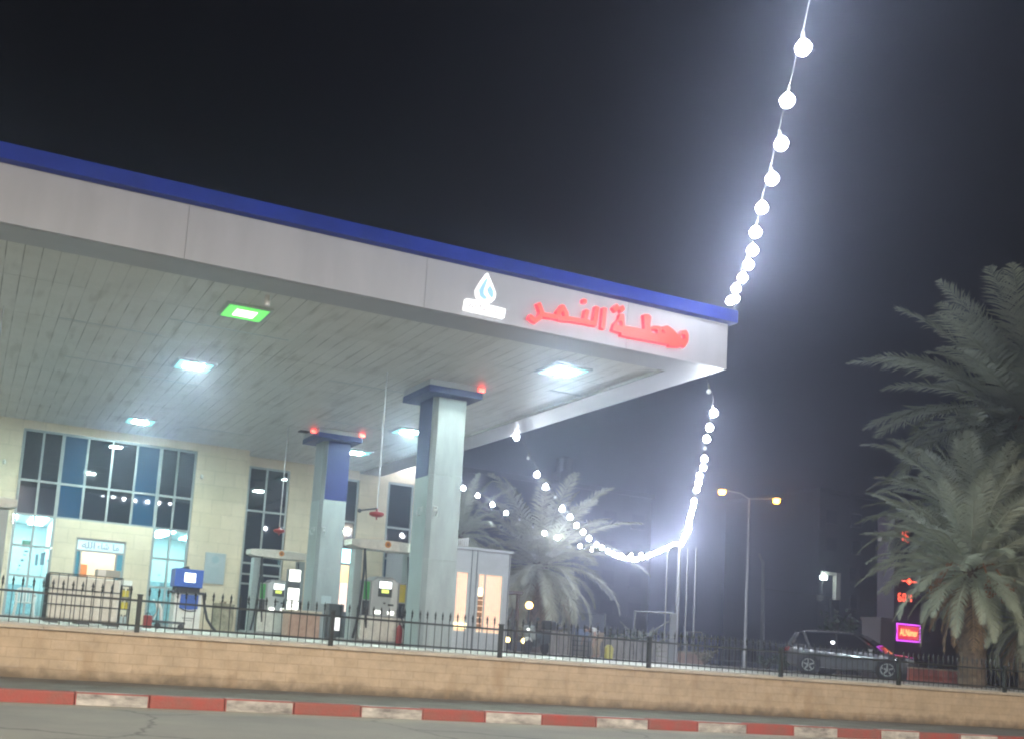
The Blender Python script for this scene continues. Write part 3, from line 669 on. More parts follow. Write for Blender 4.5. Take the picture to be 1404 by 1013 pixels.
# ------------------------------------------------------------------ things on the forecourt
t = thing('caged_tank', (2.27, 22.3, G), 'white liquid tank in a thin wire cage on a dark pallet behind the railing', 'tank')
b = MB(); b.box(1.6,2.98,22.0,22.9,1.06,1.93); b.build('tank', M['dirtywhite'], t, bevel=.05, seg=3)
b = MB()
for k in range(9):
    x = 1.57+k*1.44/8; b.tube([(x,21.97,1.0),(x,21.97,1.97)], .009, 5); b.tube([(x,22.95,1.0),(x,22.95,1.97)], .009, 5)
for k in range(5):
    y = 21.97+k*.98/4
    for x in (1.57,3.01): b.tube([(x,y,1.0),(x,y,1.97)], .009, 5)
for z in (1.05,1.35,1.66,1.97):
    b.tube([(1.57,21.96,z),(3.01,21.96,z),(3.01,22.96,z),(1.57,22.96,z),(1.57,21.96,z)], .011, 5)
b.build('cage', M['dgrey'], t)
b = MB()
for x in (1.6,2.2,2.8): b.box(x,x+.22,21.95,22.95,G,1.05)
b.box(1.55,3.03,21.93,22.97,1.05,1.058); b.build('pallet', M['dgrey'], t)
t = thing('paper_box', (2.8, 22.4, 1.98), 'small grey carton lying on the white caged tank', 'box')
b = MB(); b.box(2.5,2.98,22.2,22.6,1.985,2.13); b.build('carton', mat('grey card', (.4,.41,.38), .8), t, bevel=.01)
b = MB(); b.box(2.52,2.68,22.19,22.197,1.995,2.12); b.build('carton_label', M['white'], t)

t = thing('plastic_chair', (1.66, 31.6, G), 'white moulded plastic armchair beside the lit shop window', 'chair')
X = 1.66; YY = 31.6
for (sx, sy) in ((-1,-1),(1,-1),(-1,1),(1,1)):
    b = MB(); b.tube([(X+sx*.27,YY+sy*.25,G),(X+sx*.23,YY+sy*.21,G+.42)], [.028,.034], 6); b.build('leg', M['white'], t)
b = MB(); b.box(X-.25,X+.25,YY-.25,YY+.25,G+.41,G+.45); b.build('seat', M['white'], t, bevel=.015)
b = MB()
for k in range(6): b.obox((X-.2+k*.08, YY+.27, G+.63), (.045,.025,.4), Matrix.Rotation(-.18,3,'X'))
b.tube([(X-.24,YY+.24,G+.44),(X-.25,YY+.31,G+.75),(X-.14,YY+.34,G+.84),(X+.14,YY+.34,G+.84),(X+.25,YY+.31,G+.75),(X+.24,YY+.24,G+.44)], .025, 6); b.build('backrest', M['white'], t)
for sx in (-1, 1):
    b = MB(); b.tube([(X+sx*.25,YY+.28,G+.64),(X+sx*.28,YY,G+.65),(X+sx*.27,YY-.22,G+.62),(X+sx*.25,YY-.24,G+.42)], .022, 6); b.build('armrest', M['white'], t)

t = thing('bottle_rack', (3.72, 27.1, G), 'narrow rack of yellow bottles beside the caged tank', 'rack')
b = MB()
for x in (3.52,3.92):
    for y in (27,27.3): b.box(x-.015,x+.015,y-.015,y+.015,G,2.0)
for z in (1.02,1.38,1.68,1.97): b.box(3.505,3.935,26.985,27.315,z,z+.02)
b.build('rack_frame', M['dgrey'], t)
b = MB(); b.box(3.51,3.93,26.97,26.98,1.99,2.12); b.build('header_card', M['white'], t)
k = 0
for z in (1.04,1.40,1.70):
    for i in range(4):
        q = thing('oil_bottle', (3.58+i*.09, 27.1, z), '%s oil bottle on the %s shelf of the narrow rack' % ('yellow' if z > 1.1 else 'grey blue', {1.04:'bottom',1.4:'middle',1.7:'top'}[z]), 'bottle', 'bottles on the %s shelf of the rack' % {1.04:'bottom',1.4:'middle',1.7:'top'}[z])
        b = MB(); b.box(-.035,.035,-.05,.05,0,.17); b.build('bottle_body', M['yellow'] if z > 1.1 else M['plaque'], q, off=(0,0,0), bevel=.012)
        b = MB(); b.lathe([(.016,.17),(.016,.215)], n=8); b.build('cap', M['black'], q, off=(0,0,0))

t = thing('hand_trolley', (4.5, 25.2, G), 'low flat trolley with a curved pale handle and red box by the railing post', 'trolley')
b = MB(); b.box(4.2,4.95,24.9,25.4,G+.14,G+.2); b.build('deck', M['dgrey'], t, bevel=.01)
for x in (4.3,4.85):
    b = MB(); b.lathe([(.02,24.86),(.075,24.87),(.075,24.92),(.02,24.93)], (x,0,G+.075), n=14, axis='y'); b.build('wheel', M['black'], t)
b = MB(); b.tube([(4.22,25.1,G+.2),(4.3,25.1,G+.4),(4.27,25.1,G+.58),(4.18,25.1,G+.68)], .02, 6); b.tube([(4.4,25.1,G+.2),(4.38,25.1,G+.45),(4.3,25.1,G+.65)], .04, 6); b.build('handle', M['white'], t, smooth=True)
t = thing('red_canister', (4.12, 25.1, G), 'small red canister beside the flat trolley', 'canister')
b = MB(); b.box(4.0,4.19,25.0,25.2,G,G+.3); b.build('can_body', M['red'], t, bevel=.02)
b = MB(); b.tube([(4.05,25.1,G+.3),(4.05,25.1,G+.35),(4.14,25.1,G+.35),(4.14,25.1,G+.3)], .012, 6); b.build('can_handle', M['black'], t)

t = thing('stone_drum', (6.8, 29.0, G), 'mottled round concrete planter drum against the stone wall', 'planter')
b = MB(); b.lathe([(.2,G),(.27,G+.04),(.3,G+.4),(.28,G+.72),(.31,G+.76),(.31,G+.8),(.24,G+.8),(.22,G+.74)], (6.8,29,0), n=24); b.build('drum_body', M['mottled'], t, smooth=True)
b = MB()
for k in range(40):
    a = random.uniform(0, 6.28); r = random.uniform(.02,.2); p = V((6.8+r*cos(a),29+r*sin(a),G+.74)); d_ = V((cos(a)*.12,sin(a)*.12,random.uniform(.04,.16))); s_ = V((-sin(a),cos(a),0))*.02
    b.add([p-s_,p+s_,p+d_],[(0,1,2)])
b.build('dry_leaves', M['deadfrond'], t)
t = thing('stone_block', (8.55, 27.2, G), 'pinkish square stone block in front of the column with the blue face', 'block')
b = MB(); b.box(8.12,9.0,27,27.6,G,G+.68); b.build('block_body', M['pinkstone'], t, bevel=.015)
b = MB(); b.box(8.09,9.03,26.97,27.63,G+.684,G+.75); b.build('block_cap', M['cap'], t, bevel=.012)

t = thing('light_totem', (9.42, 29.3, G), 'slim dark stand carrying three glowing white squares, left of the blue faced column', 'lit sign')
b = MB(); b.box(8.72,9.1,29.4,29.6,G,2.95); b.build('stand', M['dgrey'], t, bevel=.01)
for z in (2.77,2.23,1.85):
    b = MB(); b.box(8.74,9.08,29.36,29.398,z-.17 if z > 1.9 else z-.12,z+.17); b.build('lit_square', M['whitelamp'], t, bevel=.012)
t = thing('display_fridge', (11.95, 34.2, G), 'tall lit display with cyan top and red and yellow poster between the dispensers', 'display')
b = MB(); b.box(11.6,12.3,34.05,34.6,G,4.12); b.build('cabinet', M['dgrey'], t, bevel=.02)
b = MB(); b.box(11.55,12.3,33.9,34.048,3.62,4.1); b.build('lit_top', M['fridgetop'], t, bevel=.02)
b = MB(); b.box(11.66,12.24,34.03,34.048,2.95,3.55); b.build('yellow_poster', M['posterY'], t)
b = MB(); b.box(11.66,11.95,34.03,34.048,2.05,2.94); b.build('red_poster', M['posterR'], t)
b = MB(); b.box(11.96,12.24,34.03,34.048,1.95,2.94); b.build('pale_poster', M['posterP'], t)
t = thing('floor_sign', (9.45, 27, G), 'knee high dark stand with a glowing white panel between column and dispenser', 'lit sign')
b = MB(); b.box(9.22,9.66,27,27.25,G+.06,1.98); b.box(9.27,9.33,27.02,27.2,G,G+.06); b.box(9.55,9.61,27.02,27.2,G,G+.06); b.build('stand', M['dgrey'], t, bevel=.01)
b = MB(); b.box(9.28,9.58,26.98,26.998,1.26,1.64); b.build('lit_panel', M['whitelit'], t)
for i, x in enumerate((11.0-.42, 10.78)):
    t = thing('fire_extinguisher', (x, 24.6, G), ['red fire extinguisher beside the tall plain column, nearer the dispenser', 'red fire extinguisher touching the side of the tall plain column'][i] if False else 'red fire extinguisher between the dispenser and the tall plain column', 'fire extinguisher', 'fire extinguishers by the column')
    t.location.x = x-.25
    b = MB(); b.lathe([(.07,0),(.08,.02),(.08,.42),(.05,.5),(.025,.53)], n=14); b.build('cylinder', M['red'], t, off=(0,0,0), smooth=True)
    b = MB(); b.lathe([(.03,.53),(.03,.58)], n=8); b.obox((.04,0,.6),(.12,.03,.03)); b.tube([(0,.03,.56),(.1,.06,.5),(.11,.06,.2)], .012, 6); b.build('valve', M['black'], t, off=(0,0,0))

# ------------------------------------------------------------------ cabin beside the station
t = thing('cabin', (16.2, 32.6, G), 'grey clad cabin with warm lit slatted windows beyond the tall plain column', 'cabin')
b = MB()
for (x0,x1,z0,z1) in ((14.6,15.38,G,4.35),(15.38,15.88,3.6,4.35),(15.38,15.88,G,1.55),(15.88,16.22,G,4.35),(16.22,17.2,3.6,4.35),(16.22,17.2,G,1.55),(17.2,17.45,G,4.35)): b.box(x0,x1,32,32.1,z0,z1)
b.box(17.35,17.45,32.1,36.5,G,4.35); b.box(14.6,14.7,32.1,36.5,G,4.35); b.box(14.7,17.35,36.4,36.5,G,4.35); b.build('cabin_wall', M['kiosk'], t)
b = MB(); b.box(14.5,17.52,31.93,36.6,4.354,4.45); b.build('roof_edge', M['acm'], t, bevel=.01)
b = MB()
for x in (14.9,15.95,16.15,17.4): b.box(x-.012,x+.012,31.985,31.998,G,4.35)
b.build('cladding_trim', M['dgrey'], t)
for (x0,x1) in ((15.38,15.88),(16.22,17.2)):
    f = MB()
    for (a,c,z0,z1) in ((x0,x0+.035,1.55,3.6),(x1-.035,x1,1.55,3.6),(x0+.035,x1-.035,1.55,1.585),(x0+.035,x1-.035,3.565,3.6)): f.box(a,c,32.0,32.06,z0,z1)
    if x1-x0 > .8: f.box(x0+.27,x0+.3,32.0,32.06,1.585,3.565)
    w = f.build('window', M['alu'], t)
    p = MB(); p.box(x0+.035,x1-.035,32.05,32.065,1.585,3.565); sub(p, 'blind', M['blind'], w)
b = MB()
for k in range(6): b.box(16.27,16.46,32.03,32.045,1.7+k*.2,1.86+k*.2)
b.build('shelf_goods', M['wood'], t)
b = MB(); b.box(15.4,15.86,31.95,31.998,1.68,1.86); b.build('sill_lamp', emit('warm sill lamp', (1,.8,.4), 2.6), t)
b = MB(); b.obox((16.33,32.03,2.95),(.2,.02,.28)); b.build('wall_lamp', emit('warm wall lamp', (1,.8,.5), 3), t)
t = thing('roof_railing', (17, 35, 4.45), 'white slatted railing rising along the flat roof of the grey cabin', 'railing')
b = MB()
for k in range(26):
    x = 15.2+k*.088; h = .1+.55*k/25; b.box(x,x+.05,35.4,35.43,4.46,4.46+h)
b.add([(15.2,35.38,4.56),(17.45,35.38,5.1),(17.45,35.38,5.16),(15.2,35.38,4.62),(15.2,35.45,4.56),(17.45,35.45,5.1),(17.45,35.45,5.16),(15.2,35.45,4.62)],[(0,1,2,3),(7,6,5,4),(0,4,5,1),(3,2,6,7),(1,5,6,2),(0,3,7,4)])
b.build('railing_slats', M['white'], t)

# ------------------------------------------------------------------ palms
def frond(mb, base, az, el, L, droop, rng, n=46, lw=.05, ll=.16, twist=.0):
    """one feather leaf: an arching midrib with paired leaflets"""
    h = V((cos(az), sin(az), 0)); pts = []
    e = el; p = V(base); st = L/n; side = V((-sin(az), cos(az), 0))
    for i in range(n+1):
        pts.append(p.copy()); e -= droop/n*(0.35+1.3*i/n); p = p+(h*cos(e)+V((0,0,sin(e))))*st
    mb.tube(pts[::4]+[pts[-1]], [.035*(1-.9*k/len(pts[::4])) for k in range(len(pts[::4])+1)], 4, 0, cap=False)
    for i in range(int(n*.12), n+1):
        u = i/n; t_ = (pts[min(i+1,n)]-pts[max(i-1,0)]).normalized(); up = side.cross(t_).normalized()*-1
        if up.z < 0 and abs(e) < 1.2: up = -up
        l = L*ll*(sin(pi*min(1, .15+u*.85))**.6+.12)*rng.uniform(.75,1.1)
        for s in (-1, 1):
            sp = rng.uniform(.55,.9); d_ = (t_*sp+side*s*(1-.35*u)+up*rng.uniform(.05,.35)-V((0,0,rng.uniform(0,.3)))).normalized()
            a = pts[i]; m_ = a+d_*l*.5; q = a+d_*l-V((0,0,l*.12)); w = lw*rng.uniform(.7,1.1)
            wv = t_*w*.5
            mb.add([a-wv*.6, a+wv*.6, m_+wv, q, m_-wv], [(0,1,2,3,4)])
def palm(base, H, R, n, label, seed, m='frond', tr=.24, skirt=12, lean=(0,0), up=1.0, fruit=False, name='palm_tree', leaf=78, lo=-.75, lwk=.68):
    rng = random.Random(seed)
    o = thing(name, base, label, 'palm', 'date palms')
    top = V((lean[0], lean[1], H)); b = MB(); pts = []; rs = []
    ns = max(6, int(H/.35))
    for i in range(ns*2+1):
        u = i/(ns*2); pts.append(V((lean[0]*u*u, lean[1]*u*u, H*u))); rs.append(tr*(1.15-.3*u)*(1.0+.1*(i % 2)))
    b.tube(pts, rs, 12); 
    for i in range(int(H*26)):      # cut leaf bases
        u = rng.uniform(.03,1.0); a = rng.uniform(0,6.28); c = V((lean[0]*u*u,lean[1]*u*u,H*u)); r = tr*(1.1-.25*u)
        d_ = V((cos(a),sin(a),0)); s_ = V((-sin(a),cos(a),0))*.07
        q = c+d_*r; b.add([q-s_,q+s_,q+d_*.09+V((0,0,.16))+s_*.5,q+d_*.09+V((0,0,.16))-s_*.5],[(0,1,2,3)])
    b.build('trunk', M['trunk'], o, off=(0,0,0))
    b = MB()
    for i in range(n):
        u = i/n; el = 1.35-u*(1.35-lo)+rng.uniform(-.12,.12); az = i*2.399+rng.uniform(-.25,.25)
        L = R*rng.uniform(.85,1.12)*(.8+.3*sin(pi*min(1,u+.25)))
        frond(b, top+V((cos(az)*.12,sin(az)*.12,-.25*u)), az, el, L, rng.uniform(.8,1.35)*(.5+.75*min(1,u*1.6)-.25*u)*up, rng, n=leaf, lw=.055*R/3.2*lwk)
    b.build('crown', M[m], o, off=(0,0,0))
    if skirt:
        b = MB()
        for i in range(skirt):
            az = rng.uniform(0,6.28); frond(b, top+V((cos(az)*.15,sin(az)*.15,-.45)), az, rng.uniform(-1.2,-.6), R*rng.uniform(.5,.75), .5, rng, n=24, lw=.05)
        b.build('dead_fronds', M['deadfrond'], o, off=(0,0,0))
    if fruit:
        fm = bpy.data.materials.get('orange date stalks') or mat('orange date stalks', (.34,.16,.06), .6, var=.3)
        for i in range(9):
            b = MB(); az = rng.uniform(0,6.28); p0 = top+V((0,0,-.1)); p1 = top+V((cos(az)*.6,sin(az)*.6,.1)); p2 = p1+V((cos(az)*.35,sin(az)*.35,-.6)); b.tube([p0,p1,p2],[.03,.03,.02],5)
            for k in range(26):
                q = p2+V((rng.gauss(0,.09),rng.gauss(0,.09),rng.uniform(-.45,.15))); b.lathe([(.004,-.035),(.03,0),(.004,.035)], tuple(q), n=5)
            b.build('fruit_stalk', fm, o, off=(0,0,0))
    return o
palm((25.7,44.2,G), 4.3, 4.7, 70, 'big pale palm with a drooping skirt of fronds just right of the grey cabin', 11, 'frondpale', .42, 20, up=1.15)
palm((20.9,43.5,G), 5.3, 3.0, 34, 'dim palm showing above the grey cabin roof, behind the bright bulbs', 12, 'frond', .25, 8)
palm((26.6,21.4,G), 3.4, 3.0, 64, 'small bushy palm with orange stalks, in front at the right edge', 13, 'frond', .26, 10, up=1.0, fruit=True)
palm((36.2,26.6,G), 10.0, 5.7, 125, 'tallest palm, its high crown filling the upper right edge', 14, 'frond', .32, 14, fruit=True, up=1.1, lwk=.72, leaf=92, lo=-1.2)
palm((31.7,25.3,G), 5.4, 3.5, 95, 'middle sized palm whose fronds half cover the red price digits', 15, 'frond', .26, 12, fruit=False, up=1.1, lo=-1.1)
palm((35.2,28.4,G), 7.0, 3.7, 80, 'palm of middle height filling the gap beneath the tallest crown', 21, 'frond', .28, 16, up=1.15, lo=-1.2)
palm((33.4,24.7,G), 2.5, 2.5, 60, 'low palm close behind the railing at the far right edge', 22, 'frond', .25, 12, up=1.1, lo=-.9)
palm((29.9,41.4,G), .35, 1.6, 16, 'stubby young palm before the grey pipe frame', 16, 'frondpale', .16, 0, name='young_palm', leaf=30, lo=.1)

def plant(x, y, z, h, r, n, label, m, name='plant', cat='plant', group=None, wide=.035, pot=None):
    rng = random.Random(int(x*100)+int(y*10)); o = thing(name, (x,y,z), label, cat, group)
    st = MB(); lf = MB()
    for i in range(max(4, n//14)):
        a = rng.uniform(0,6.28); e = V((cos(a)*r*rng.uniform(.2,.8), sin(a)*r*rng.uniform(.2,.8), h*rng.uniform(.55,1))); p0 = V((cos(a)*.03,sin(a)*.03,0)); mid = (p0+e)*.5+V((0,0,h*.12))
        st.tube([p0,mid,e],[.014,.01,.005],4)
        for k in range(14):
            u = rng.uniform(.25,1.05); c = p0.lerp(mid,u*2) if u < .5 else mid.lerp(e,u*2-1); d_ = V((rng.gauss(0,1),rng.gauss(0,1),rng.gauss(.35,.7))).normalized(); l = rng.uniform(.08,.2)*(h/.8)**.5; s_ = d_.cross(V((rng.gauss(0,1),rng.gauss(0,1),rng.gauss(0,1)))).normalized()*wide
            lf.add([c, c+d_*l*.5+s_, c+d_*l, c+d_*l*.5-s_],[(0,1,2,3)])
    st.build('stem', M['trunk'], o, off=(0,0,0)); lf.build('leaves', M[m], o, off=(0,0,0))
    return o

# row of whitewashed boards, with plants behind
t = thing('board_fence', (23.2, 35.2, G), 'row of wide whitewashed boards under the pale palm, behind the railing', 'fence')
b = MB(); x = 20.7; rng = random.Random(5)
while x < 26.1:
    w = rng.uniform(.3,.46); h = rng.uniform(.8,.92); b.box(x, x+w-.05, 35.2, 35.25, G+.03, G+h); x += w
b.build('boards', mat('grimy board', (.3,.285,.27), .85, var=.45, vscale=3, stretch=(2,2,.6)), t, bevel=.008)
b = MB(); b.box(20.7,26.1,35.255,35.3,G+.25,G+.32); b.box(20.7,26.1,35.255,35.3,G+.62,G+.69); b.build('rail', M['trunk'], t)
for i, (x, lab) in enumerate(((20.2,'reddish leaved plant nearest the palm trunk at the start of the white boards'),(21.35,'pale pointed plant behind the white boards beside the scooter'),(21.9,'taller pale plant behind the white boards left of the black rack'),(23.15,'pale plant behind the white boards right of the crouching person'))):
    plant(x, 35.6, G, 1.25+.1*(i % 2), .42, 120, lab, 'paleleaf', group='plants behind the white boards')
for (x, y, lab) in ((25.0,36.4,'dark green shrub behind the right end of the white boards'),(26.6,37.0,'dark green shrub left of the stubby young palm'),(18.2,34.6,'low green shrub by the two small garden lamps')):
    plant(x, y, G, 1.15, .7, 420, lab, 'leaf', 'shrub', 'shrub', wide=.03)
t = thing('dark_screen', (25.5, 46.5, G), 'dark boarded hoarding low behind the pale palm trunk', 'hoarding')
b = MB(); b.box(26.2,28.6,47.5,47.58,G,3.75); b.box(29.6,31.8,47.5,47.58,G,3.25); b.build('boards', mat('slate hoarding', (.07,.08,.1), .8, var=.2), t)
b = MB()
for x in (26.2,27.5,28.54,29.6,31.74): b.box(x,x+.06,47.43,47.495,G,3.8 if x < 29 else 3.3)
b.build('post', M['grey'], t)
t = thing('brown_panel', (28.4, 48.6, G), 'ochre panel showing between the drooping palm fronds', 'panel')
b = MB(); b.box(27.9,29.1,48.6,48.66,4.0,5.3); b.build('panel_board', mat('ochre board', (.4,.26,.1), .7, var=.2), t)
b = MB(); b.box(28.0,28.08,48.67,48.73,G,5.2); b.box(28.9,28.98,48.67,48.73,G,5.2); b.build('panel_post', M['dgrey'], t)

# warm globes in the garden
for (x, y, z, m, lab) in ((20.1,35.2,2.8,'globe','warm orange globe lamp on a post beside the grey cabin'),(18.5,33.85,1.42,'gardenlamp','small warm garden lamp nearest the cabin corner'),(19.05,33.6,1.42,'gardenlamp','warm garden lamp just left of the scooter')):
    t = thing('garden_lamp', (x,y,G), lab, 'lamp', 'garden lamps')
    b = MB(); b.tube([(x,y,G),(x,y,z-.1)], .03, 8); b.lathe([(.07,z-.13),(.08,z-.09)], (x,y,0), n=10); b.build('post', M['dgrey'], t)
    r = .14 if m == 'globe' else .1
    b = MB(); b.lathe([(r*sin(pi*k/8)+.001, z-r*cos(pi*k/8)) for k in range(9)], (x,y,0), n=14); b.build('globe', M[m], t, smooth=True)
t = thing('small_shelter', (19.5, 38, G), 'low dark brown shelter with goods glowing warm on its shelf beside the cabin', 'shelter')
b = MB(); b.box(18.6,20.6,38.4,38.5,G,3.3); b.box(18.4,20.8,37,38.6,3.3,3.4); b.box(18.45,18.55,37.05,37.15,G,3.3); b.box(20.6,20.7,37.05,37.15,G,3.3); b.build('frame', mat('dark brown timber', (.09,.055,.04), .7, var=.3), t)
b = MB()
for k in range(5): b.box(18.85+k*.24,19.03+k*.24,38.2,38.3,2.45,2.9)
b.box(18.7,20.4,38.1,38.39,2.38,2.42); b.build('shelf_goods', emit('warm glowing goods', (1,.4,.1), .5), t)  # goods emit a warm glow themselves, in place of light falling on them

# ------------------------------------------------------------------ scooter
t = thing('scooter', (18.5, 31.75, G), 'dark scooter with a black top box parked by the railing below the pale palm', 'scooter', rotz=radians(212)); t['_loc'] = 1
def wheel(mb, x, y, r, w):
    mb.lathe([(r*.55,-w/2),(r*.93,-w/2),(r,-w/4),(r,w/4),(r*.93,w/2),(r*.55,w/2)], (x,y,r), n=20, axis='y')
for x in (-.62,.62):
    b = MB(); wheel(b, x, 0, .25, .1); o = b.build('wheel', M['tyre'], t, smooth=True)
    b = MB(); b.lathe([(.145,-.045),(.145,.045)], (x,0,.25), n=12, axis='y'); sub(b, 'rim', M['dgrey'], o)
b = MB(); b.prism([(-.75,.42),(-.15,.34),(.2,.24),(.38,.26),(.5,.62),(.58,.9),(.48,.95),(.32,.55),(.1,.36),(-.02,.52),(-.15,.72),(-.8,.74)], -.14,.14); b.build('body', M['dgrey'], t, bevel=.03)
b = MB(); b.prism([(.4,.5),(.5,.48),(.66,.92),(.56,.98)], -.2,.2); b.build('leg_shield', M['grey'], t, bevel=.03)
b = MB(); b.prism([(-.78,.745),(-.1,.735),(-.12,.82),(-.5,.83),(-.78,.86)], -.13,.13); b.build('saddle', M['black'], t, bevel=.02)
b = MB(); b.box(-1.05,-.66,-.2,.2,.88,1.2); b.build('top_box', M['black'], t, bevel=.04)
b = MB(); b.tube([(.62,0,.25),(.5,0,.95)], .035, 8); b.tube([(.44,.33,1.02),(.5,.15,.98),(.5,-.15,.98),(.44,-.33,1.02)], .016, 6); b.tube([(.5,.24,1.0),(.5,.27,1.18)], .008, 5); b.lathe([(.005,0),(.06,.005),(.005,.012)], (.5,.27,1.2), n=10, axis='x'); b.build('handlebar', M['dgrey'], t)
b = MB(); b.lathe([(.02,.02),(.075,.01),(.065,-.06)], (.62,0,.86), n=14, axis='x'); b.build('headlight', M['whitelamp'], t)
b = MB(); b.prism([(.4,.4),(.66,.5),(.84,.42),(.86,.46),(.66,.57),(.4,.5)], -.07,.07); b.build('mudguard', M['white'], t)

# ------------------------------------------------------------------ rack, crate and person
t = thing('shelf_rack', (22.05, 34.5, G), 'black open shelf rack by the white boards with a blue crate on top', 'rack')
b = MB()
for x in (21.8,22.3):
    for y in (34.35,34.65): b.box(x-.02,x+.02,y-.02,y+.02,G,G+.8)
for k in range(5): b.box(21.775,22.325,34.325,34.675,G+.06+k*.18,G+.08+k*.18)
b.build('rack_frame', M['iron'], t)
t = thing('blue_crate', (22.05, 34.5, G+.82), 'slate blue crate standing on the black rack', 'crate')
b = MB(); b.box(21.85,22.28,34.36,34.64,G+.82,G+1.06); b.build('crate_body', mat('slate blue plastic', (.13,.18,.3), .5), t, bevel=.015)
b = MB(); b.box(21.83,22.3,34.34,34.66,G+1.065,G+1.09); b.build('crate_rim', M['dgrey'], t)

def skin_body(name, joints, edges, m, parent, levels=2):
    me = bpy.data.meshes.new(name); names = list(joints); ix = {k: i for i, k in enumerate(names)}
    me.from_pydata([joints[k][0] for k in names], [(ix[a], ix[c]) for a, c in edges], [])
    o = bpy.data.objects.new(name, me); COL.objects.link(o)
    sk = o.modifiers.new('skin', 'SKIN'); sk.use_smooth_shade = True
    for i, k in enumerate(names):
        r = joints[k][1]; r = (r, r) if not isinstance(r, tuple) else r
        me.skin_vertices[0].data[i].radius = r; me.skin_vertices[0].data[i].use_root = (i == 0)
    ss = o.modifiers.new('sub', 'SUBSURF'); ss.levels = levels; ss.render_levels = levels
    dg = bpy.context.evaluated_depsgraph_get(); dg.update()
    m2 = bpy.data.meshes.new_from_object(o.evaluated_get(dg)); bpy.data.objects.remove(o)
    m2.materials.clear(); m2.materials.append(m)
    m2.polygons.foreach_set('use_smooth', [True]*len(m2.polygons))
    q = bpy.data.objects.new(name, m2); COL.objects.link(q); q.parent = parent
    return q
t = thing('person', (22.75, 34.45, G), 'person in white shirt and beige trousers bending over beside the black rack', 'person', rotz=radians(12)); t['_loc'] = 1
# faces -X towards the rack, back bent forward
J = {'pel': ((0,0,.86),(.14,.15)),'wst':((-.1,0,.97),(.13,.15)),'chs':((-.3,0,1.08),(.14,.18)),'nek':((-.47,0,1.09),.06),'hd0':((-.55,0,1.1),.08),'hd1':((-.64,0,1.06),.1),'hd2':((-.7,0,1.0),.07),
 'shl':((-.38,.2,1.07),.065),'ell':((-.46,.25,.83),.048),'wrl':((-.58,.2,.66),.032),'hal':((-.62,.19,.58),(.035,.02)),
 'shr':((-.38,-.2,1.07),.065),'elr':((-.42,-.27,.82),.048),'wrr':((-.5,-.3,.6),.032),'har':((-.51,-.3,.52),(.035,.02)),
 'hpl':((.02,.1,.84),.1),'knl':((-.06,.13,.47),.065),'anl':((.02,.13,.09),.045),'fol':((-.14,.14,.04),.04),
 'hpr':((.02,-.1,.84),.1),'knr':((-.1,-.13,.47),.065),'anr':((-.02,-.13,.09),.045),'for':((-.18,-.14,.04),.04)}
E_ = [('pel','wst'),('wst','chs'),('chs','nek'),('nek','hd0'),('hd0','hd1'),('hd1','hd2'),('chs','shl'),('shl','ell'),('ell','wrl'),('wrl','hal'),('chs','shr'),('shr','elr'),('elr','wrr'),('wrr','har'),('pel','hpl'),('hpl','knl'),('knl','anl'),('anl','fol'),('pel','hpr'),('hpr','knr'),('knr','anr'),('anr','for')]
for s, k in ((1,'hal'),(-1,'har')):
    for i in range(5):
        a = V(J[k][0]); off = V((-.02+.0*i, (.028-.014*i)*s, -.045)) if i < 4 else V((-.03,.035*-s,-.01)); ln = (.06,.07,.075,.065,.05)[i]
        J[f'{k}f{i}'] = (tuple(a+off), .011); J[f'{k}g{i}'] = (tuple(a+off+V((-.015 if i < 4 else -.03,0,-ln if i < 4 else -.03))), .009)
        E_ += [(k,f'{k}f{i}'),(f'{k}f{i}',f'{k}g{i}')]
skin_body('body', J, E_, M['skin'], t)
SJ = {k: (J[k][0], tuple(x*1.13 for x in (J[k][1] if isinstance(J[k][1], tuple) else (J[k][1],)*2))) for k in ('pel','wst','chs','shl','shr')}
SJ['nk'] = ((-.42,0,1.09),.09); SJ['el'] = ((-.42,.23,.93),.075); SJ['er'] = ((-.4,-.24,.93),.075)
skin_body('shirt', SJ, [('pel','wst'),('wst','chs'),('chs','nk'),('chs','shl'),('shl','el'),('chs','shr'),('shr','er')], M['shirt'], t)
TJ = {k: (J[k][0], tuple(x*1.16 for x in (J[k][1] if isinstance(J[k][1], tuple) else (J[k][1],)*2))) for k in ('pel','hpl','knl','hpr','knr')}
TJ['al'] = ((.02,.13,.12),.07); TJ['ar'] = ((-.02,-.13,.12),.07)
skin_body('trousers', TJ, [('pel','hpl'),('hpl','knl'),('knl','al'),('pel','hpr'),('hpr','knr'),('knr','ar')], M['trouser'], t)
b = MB(); b.lathe([(.105*sin(pi*k/9)+.001, -.1*cos(pi*k/9)) for k in range(3,10)], (-.6,0,1.1), n=14); b.build('hair', M['hair'], t, off=(0,0,0), smooth=True)
for s in (-1,1):
    b = MB(); b.lathe([(.004,-.01),(.012,0),(.004,.01)], (-.722,s*.035,1.035), n=8, axis='x'); b.build('eye', M['black'], t, off=(0,0,0))
t = thing('yellow_bag', (23.05, 34.1, G), 'yellow bag against the white boards at the person\'s side', 'bag')
b = MB(); b.prism([(22.98,G),(23.25,G),(23.28,G+.42),(23.17,G+.55),(23.06,G+.55),(22.95,G+.42)], 34.1,34.28); b.build('bag_body', mat('yellow cloth', (.6,.55,.14), .8), t, bevel=.03)
b = MB(); b.tube([(23.06,34.19,G+.54),(23.08,34.19,G+.68),(23.15,34.19,G+.68),(23.17,34.19,G+.54)], .01, 5); b.build('bag_handle', M['black'], t)

